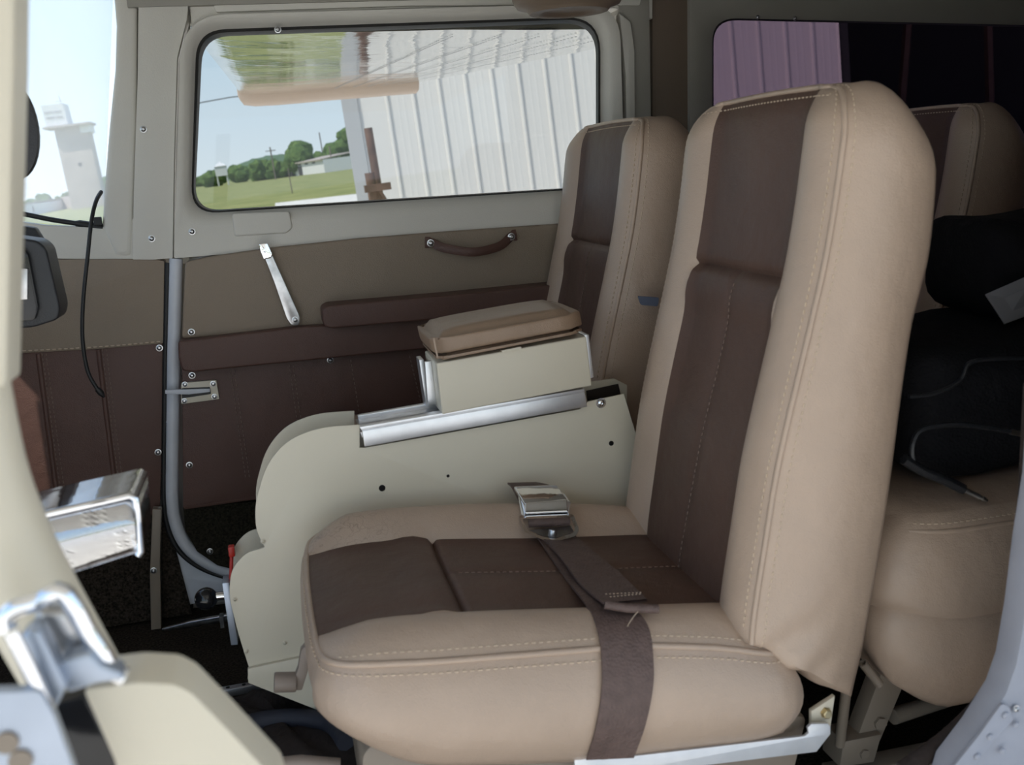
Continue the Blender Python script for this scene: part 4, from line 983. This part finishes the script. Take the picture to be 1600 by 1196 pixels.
for f in (.30, .52, .62, .70, .78, .86):
    for k in range(130):
        t = k/130; y_ = lerp(2.0, 5.55, t); tt = (y_-2.4)/3.3
        xl, xt = lerp(-.115, tipL.x, tt), lerp(.82, tipT.x, tt); z_ = lerp(lerp(1.025, tipL.z, tt), lerp(1.0, tipT.z+.005, tt), f)
        p = Vector((lerp(xl, xt, f), y_, z_ - .0012)); add_tube(bm, [p, p + Vector((0, 0, -.0008))], .0028, 5)
link('rivet_line', bm, M['steel'], wg)['kind'] = 'stuff'
# hill, tree belt, trees
def ridge(name, pts, base, depth, m, label):
    bm = bmesh.new(); n = len(pts); R = []
    for k in range(6):
        t = k/5; R.append([Vector((p.x, p.y + depth*t, max(-1, p.z*(math.sin(math.pi*min(.5, t*.9+.0)) if k else 0)) + random.uniform(-.6, .6)*(1 if k else 0))) for p in pts])
    for a, b in zip([[bm.verts.new(p) for p in r] for r in R][:-1], range(5)): pass
    bm.free(); bm = bmesh.new(); strip_rings(bm, R, close=False)
    return S(glink(name, bm, m, None, 60), label)
sky_line = [(250, 305), (300, 290), (330, 275), (370, 252), (410, 241), (440, 236), (470, 236), (490, 242), (505, 236), (530, 231), (560, 230), (600, 226), (700, 222), (900, 200)]
def dense(pl, n=6):
    return [p for p in spline([Vector((x, y, 0)) for x, y in pl], n)]
pts = [gdist(p.x, p.y + random.uniform(-.7, .7), 1100) for p in dense(sky_line)]
pts = [Vector((p.x, p.y, p.z)) for p in pts]
ridge('hill', pts, 0, 300, M['leafd'], 'low wooded hill on the horizon')
def crown_mesh(bm, c, R, H, blobs, sub=2):
    for k in range(blobs):
        a, rr, hh = random.uniform(0, 6.28), random.uniform(0, R*.6), random.uniform(.25, .85)
        p = c + Vector((math.cos(a)*rr, math.sin(a)*rr, H*hh)); s = R*random.uniform(.35, .6)
        b2 = bmesh.new(); bmesh.ops.create_icosphere(b2, subdivisions=sub, radius=s)
        for v in b2.verts: v.co = v.co*random.uniform(.78, 1.15) + p
        merge(bm, b2)
def tree(px, py, R, H, label, name='broadleaf_tree', dist=None):
    H *= .42; R *= .5
    p = gpt(px, py) + Vector((0, 26, 0)); t = gempty(name, label=label, cat='tree', group='trees beyond the airfield')
    bm = bmesh.new(); add_tube(bm, [p, p + Vector((0, 0, H*.45))], [R*.09, R*.05], 6); glink('trunk', bm, M['wood'], t)
    bm = bmesh.new(); crown_mesh(bm, p, R, H, 26); glink('crown', bm, M['leaf'], t)
for (x, y, R, H, lb) in ((478, 274, 10, 18, 'round tree standing behind the long white shed'), (440, 279, 7, 10, 'tree just left of the long white shed, behind the pole'),
                         (330, 293, 7, 9, 'tree at the left edge of the door window, behind the white tank'), (375, 286, 8, 10, 'tree in the row right of the white tank'),
                         (408, 283, 8, 11, 'tree behind the left end of the white shed'), (520, 268, 7, 11, 'tree beyond the right end of the white shed'), (545, 264, 9, 17, 'tall tree left of the rusty post'),
                         (572, 261, 10, 24, 'tallest tree, partly behind the rusty post'), (102, 317, 13, 26, 'tree left of the control tower seen through the windshield'), (62, 323, 15, 22, 'tree beyond the low building at the far left'), (158, 312, 12, 26, 'tree just right of the control tower')):
    tree(x, y, R, H, lb)
def belt_mesh(pl, H, step, R):
    bm = bmesh.new(); P = [gpt(x, y) for x, y in pl]
    for a, b in zip(P, P[1:]):
        n = max(1, int((b-a).length/step))
        for k in range(n):
            c = a.lerp(b, k/n) + Vector((random.uniform(-1, 1), random.uniform(0, 12), H*random.uniform(.3, .75)))
            b2 = bmesh.new(); bmesh.ops.create_icosphere(b2, subdivisions=2, radius=R*random.uniform(.7, 1.2))
            for v in b2.verts: v.co = v.co*random.uniform(.82, 1.12) + c
            merge(bm, b2)
    return bm
o = glink('woodland', belt_mesh([(290, 294), (340, 289), (400, 281), (470, 272), (540, 263), (640, 250)], 4, 1.9, 1.7), M['leaf']); tag(o, 'belt of woodland behind the grass field', 'woodland', kind='stuff')
o = glink('woodland', belt_mesh([(-30, 335), (60, 325), (110, 318), (170, 309)], 5, 2.6, 2.2), M['leaf']); tag(o, 'bushes behind the low white building by the tower', 'woodland', kind='stuff')
# long white shed
sh = gempty('storage_shed', label='long low white shed with dark doorways under the hill', cat='shed')
a, b = gpt(411, 281), gpt(508, 270); b.y = a.y + (b.y-a.y); d = (b-a); nrm = Vector((d.y, -d.x, 0)).normalized()
if nrm.y > 0: nrm = -nrm
bm = bmesh.new(); poly_prism(bm, [a, b, b-nrm*8, a-nrm*8], Vector((0, 0, 3.0))); glink('wall', bm, M['whiteb'], sh)
bm = bmesh.new(); poly_prism(bm, [a+nrm*.6+Vector((0, 0, 3.0)), b+nrm*.6+Vector((0, 0, 3.0)), b-nrm*8+Vector((0, 0, 3.8)), a-nrm*8+Vector((0, 0, 3.8))], Vector((0, 0, .25))); glink('roof', bm, M['greyc'], sh)
for t in (.33, .43, .53, .64):
    bm = bmesh.new(); c0 = a.lerp(b, t); c1 = a.lerp(b, t+.06); poly_prism(bm, [c0+nrm*.03, c1+nrm*.03, c1-nrm*.05, c0-nrm*.05], Vector((0, 0, 2.3))); glink('doorway', bm, M['roofd'], sh)
for k in range(9):
    bm = bmesh.new(); t = .05+k*.1; c0 = a.lerp(b, t); c1 = a.lerp(b, t+.045); poly_prism(bm, [p_+Vector((0, 0, 2.45)) for p_ in (c0+nrm*.03, c1+nrm*.03, c1-nrm*.05, c0-nrm*.05)], Vector((0, 0, .35))); glink('window', bm, M['roofd'], sh)
# white tank house on legs
th_ = gempty('tank_house', label='small white tank house on legs at the tree line', cat='tank')
c = gpt(350, 290); s = 2.6
bm = bmesh.new(); add_box(bm, c + Vector((0, 0, 3.9)), (s*1.2, s*1.2, 2.6)); glink('tank_body', bm, M['whiteb'], th_)
bm = bmesh.new(); add_lathe(bm, c + Vector((0, 0, 5.2)), (0, 0, 1), [(s*.95, 0), (0.05, 1.2)], 4); glink('roof', bm, M['whiteb'], th_)
for dx in (-1, 1):
    for dy in (-1, 1):
        bm = bmesh.new(); q_ = c + Vector((dx*s*.5, dy*s*.5, 0)); add_tube(bm, [q_, q_ + Vector((0, 0, 2.8))], .15, 6); glink('leg', bm, M['whiteb'], th_)
# utility poles
def pole(px, py, pt, lab, cross=True):
    b_ = gpt(px, py); t = gempty('utility_pole', label=lab, cat='pole', group='utility poles')
    hgt = (gdist(px-2, pt, b_.y)).z
    bm = bmesh.new(); add_tube(bm, [b_, b_ + Vector((0, 0, hgt))], .16, 6); glink('mast', bm, M['wood'], t)
    if cross:
        bm = bmesh.new(); add_box(bm, b_ + Vector((0, 0, hgt-.8)), (2.2, .15, .18)); glink('crossarm', bm, M['wood'], t)
pole(431, 281, 229, 'utility pole with crossarm rising in front of the white shed')
pole(521, 268, 228, 'thin utility pole right of the white shed', False)
pole(509, 268, 206, 'thin tall mast just beyond the right end of the shed', False)
bm = bmesh.new(); b_ = gpt(457, 303); add_tube(bm, [b_, b_ + Vector((0, 0, 1.7))], .035, 6); tag(glink('marker_post', bm, M['wood']), 'thin dark post standing in the grass field', 'post')
# overhead wire
bm = bmesh.new(); add_tube(bm, [gdist(300, 163, 40), gdist(360, 152, 40), gdist(420, 146, 40)], .02, 5); tag(glink('power_line', bm, M['black']), 'thin overhead wire crossing the sky left of the wing', 'wire')
# vehicles
c = gpt(553, 262) - Vector((0, 14, 0)); tr = gempty('camper_trailer', label='small white camper trailer parked by the trees', cat='trailer')
bm = bmesh.new(); add_box(bm, c + Vector((0, 0, 1.5)), (3.6, 2, 2.2), wd=.5, seg=3); glink('body', bm, M['whiteb'], tr, 40)
bm = bmesh.new(); add_cyl(bm, c + Vector((0, -1.05, .35)), c + Vector((0, -.85, .35)), .35); glink('wheel', bm, M['black'], tr)
c = gpt(567, 261.5); cr = gempty('pickup_truck', label='white pickup truck parked beside the camper trailer', cat='truck')
bm = bmesh.new(); add_box(bm, c + Vector((0, 0, .8)), (5, 1.9, .7), wd=.15); glink('body', bm, M['whiteb'], cr, 40)
bm = bmesh.new(); add_box(bm, c + Vector((.3, 0, 1.4)), (2, 1.7, .7), wd=.25); glink('cab', bm, M['greyc'], cr, 40)
for dx in (-1.5, 1.5):
    bm = bmesh.new(); add_cyl(bm, c + Vector((dx, -1, .36)), c + Vector((dx, -.8, .36)), .36); glink('wheel', bm, M['black'], cr)
# small white house behind the post
c = gpt(577, 259); hs = gempty('farm_house', label='white house end showing beside the rusty post', cat='house')
bm = bmesh.new(); add_box(bm, c + Vector((2, 6, 2.2)), (7, 6, 4.4)); glink('wall', bm, M['whiteb'], hs)
bm = bmesh.new(); poly_prism(bm, [c + Vector(p) for p in ((-2, 3, 4.4), (6, 3, 4.4), (2, 3, 6.2))], Vector((0, 6.4, 0))); glink('roof', bm, M['greyc'], hs)
# control tower
tw = gempty('control_tower', label='pale concrete control tower with a sign on its cab, seen through the windshield', cat='tower')
D = 190; bL, bR = gpt(124, 326), gpt(160, 322); cx = (bL+bR)/2; sx = 5.2
hgt = gdist(113, 198, cx.y).z
bm = bmesh.new(); add_box(bm, cx + Vector((0, 0, hgt/2)), (sx, 4.4, hgt)); glink('shaft', bm, M['greyc'], tw)
bm = bmesh.new(); add_box(bm, cx + Vector((-.4, 0, hgt+.1)), (7.4, 6.6, .35)); glink('balcony', bm, M['greyc'], tw)
bm = bmesh.new(); add_box(bm, cx + Vector((2.2, 0, hgt-.7)), (1.6, 5, 1.3)); glink('balcony_box', bm, M['whiteb'], tw)
bm = bmesh.new(); poly_prism(bm, [cx + Vector(p) for p in ((-3.6, -2.6, hgt+.3), (-3.6, 2.6, hgt+.3), (-.2, 2.6, hgt+.3), (-.2, -2.6, hgt+.3))], Vector((-.1, 0, 3.4)))
cabb = glink('cab', bm, M['whiteb'], tw)
def sign(parent, txt, p, size, m, name):
    cu = bpy.data.curves.new('t', 'FONT'); cu.body = txt; cu.size = size; cu.align_x = 'CENTER'; cu.extrude = .01*size
    ob = bpy.data.objects.new('t', cu); COL.objects.link(ob); bpy.context.view_layer.update()
    me = bpy.data.meshes.new_from_object(ob.evaluated_get(bpy.context.evaluated_depsgraph_get())); bpy.data.objects.remove(ob)
    me.transform(Matrix.Translation(p) @ Matrix.Rotation(math.pi/2, 4, 'X')); me.materials.append(m)
    o = bpy.data.objects.new(name, me); COL.objects.link(o); o.parent = parent
    o.matrix_parent_inverse = Matrix.Identity(4) if parent.get('_g') else wm(parent).inverted(); return o
M['ink'] = mat('sign_ink', (.02, .01, .03), .7)
cabb['_g'] = 1
sign(cabb, 'DAVIS FIELD', cx + Vector((-2.05, -2.68, hgt+2.3)), .50, M['ink'], 'sign_lettering')
sign(cabb, 'MUSKOGEE', cx + Vector((-2.0, -2.68, hgt+1.45)), .50, M['ink'], 'sign_lettering')
cabb['_g'] = 1
bm = bmesh.new(); add_tube(bm, [cx + Vector((-1, 0, hgt+3.6)), cx + Vector((-1, 0, hgt+5.2))], .06, 5); add_box(bm, cx + Vector((-1, 0, hgt+4.3)), (1.4, .08, .08)); glink('antenna', bm, M['greyc'], tw)
bm = bmesh.new(); add_box(bm, cx + Vector((.2, -2.22, 7.2)), (.5, .06, .5)); glink('window', bm, M['roofd'], tw)
lb = gempty('terminal_building', label='low white airfield building left of the control tower', cat='building')
a, b = gpt(40, 338), gpt(99, 327); nrm = Vector((0, -1, 0))
bm = bmesh.new(); poly_prism(bm, [a, b, b-nrm*12, a-nrm*12], Vector((0, 0, 1.9))); glink('wall', bm, M['whiteb'], lb)
bm = bmesh.new(); p1, p2 = gpt(99, 327), gpt(124, 325); poly_prism(bm, [p1, p2, p2-nrm*10, p1-nrm*10], Vector((0, 0, 2.5))); glink('annex', bm, M['greyc'], lb)
for t in (.15, .35, .5, .68, .85):
    bm = bmesh.new(); add_box(bm, a.lerp(b, t) + Vector((0, -.05, .95)), (1.0, .1, .8)); glink('window', bm, M['roofd'], lb)
bm = bmesh.new(); poly_prism(bm, [a+nrm*.8+Vector((0, 0, 1.9)), b+nrm*.8+Vector((0, 0, 1.9)), b-nrm*12+Vector((0, 0, 2.1)), a-nrm*12+Vector((0, 0, 2.1))], Vector((0, 0, .2))); glink('roof', bm, M['greyc'], lb)
# small black figure on the cowl panel
o = sign(wf, '5', Vector((0, 0, 0)), .012, M['ink'], 'panel_marking'); o.data.transform(Matrix.Translation(at(79, 397, Y=1.7885)))
for o in bpy.data.objects:
    if '_g' in o: del o['_g']
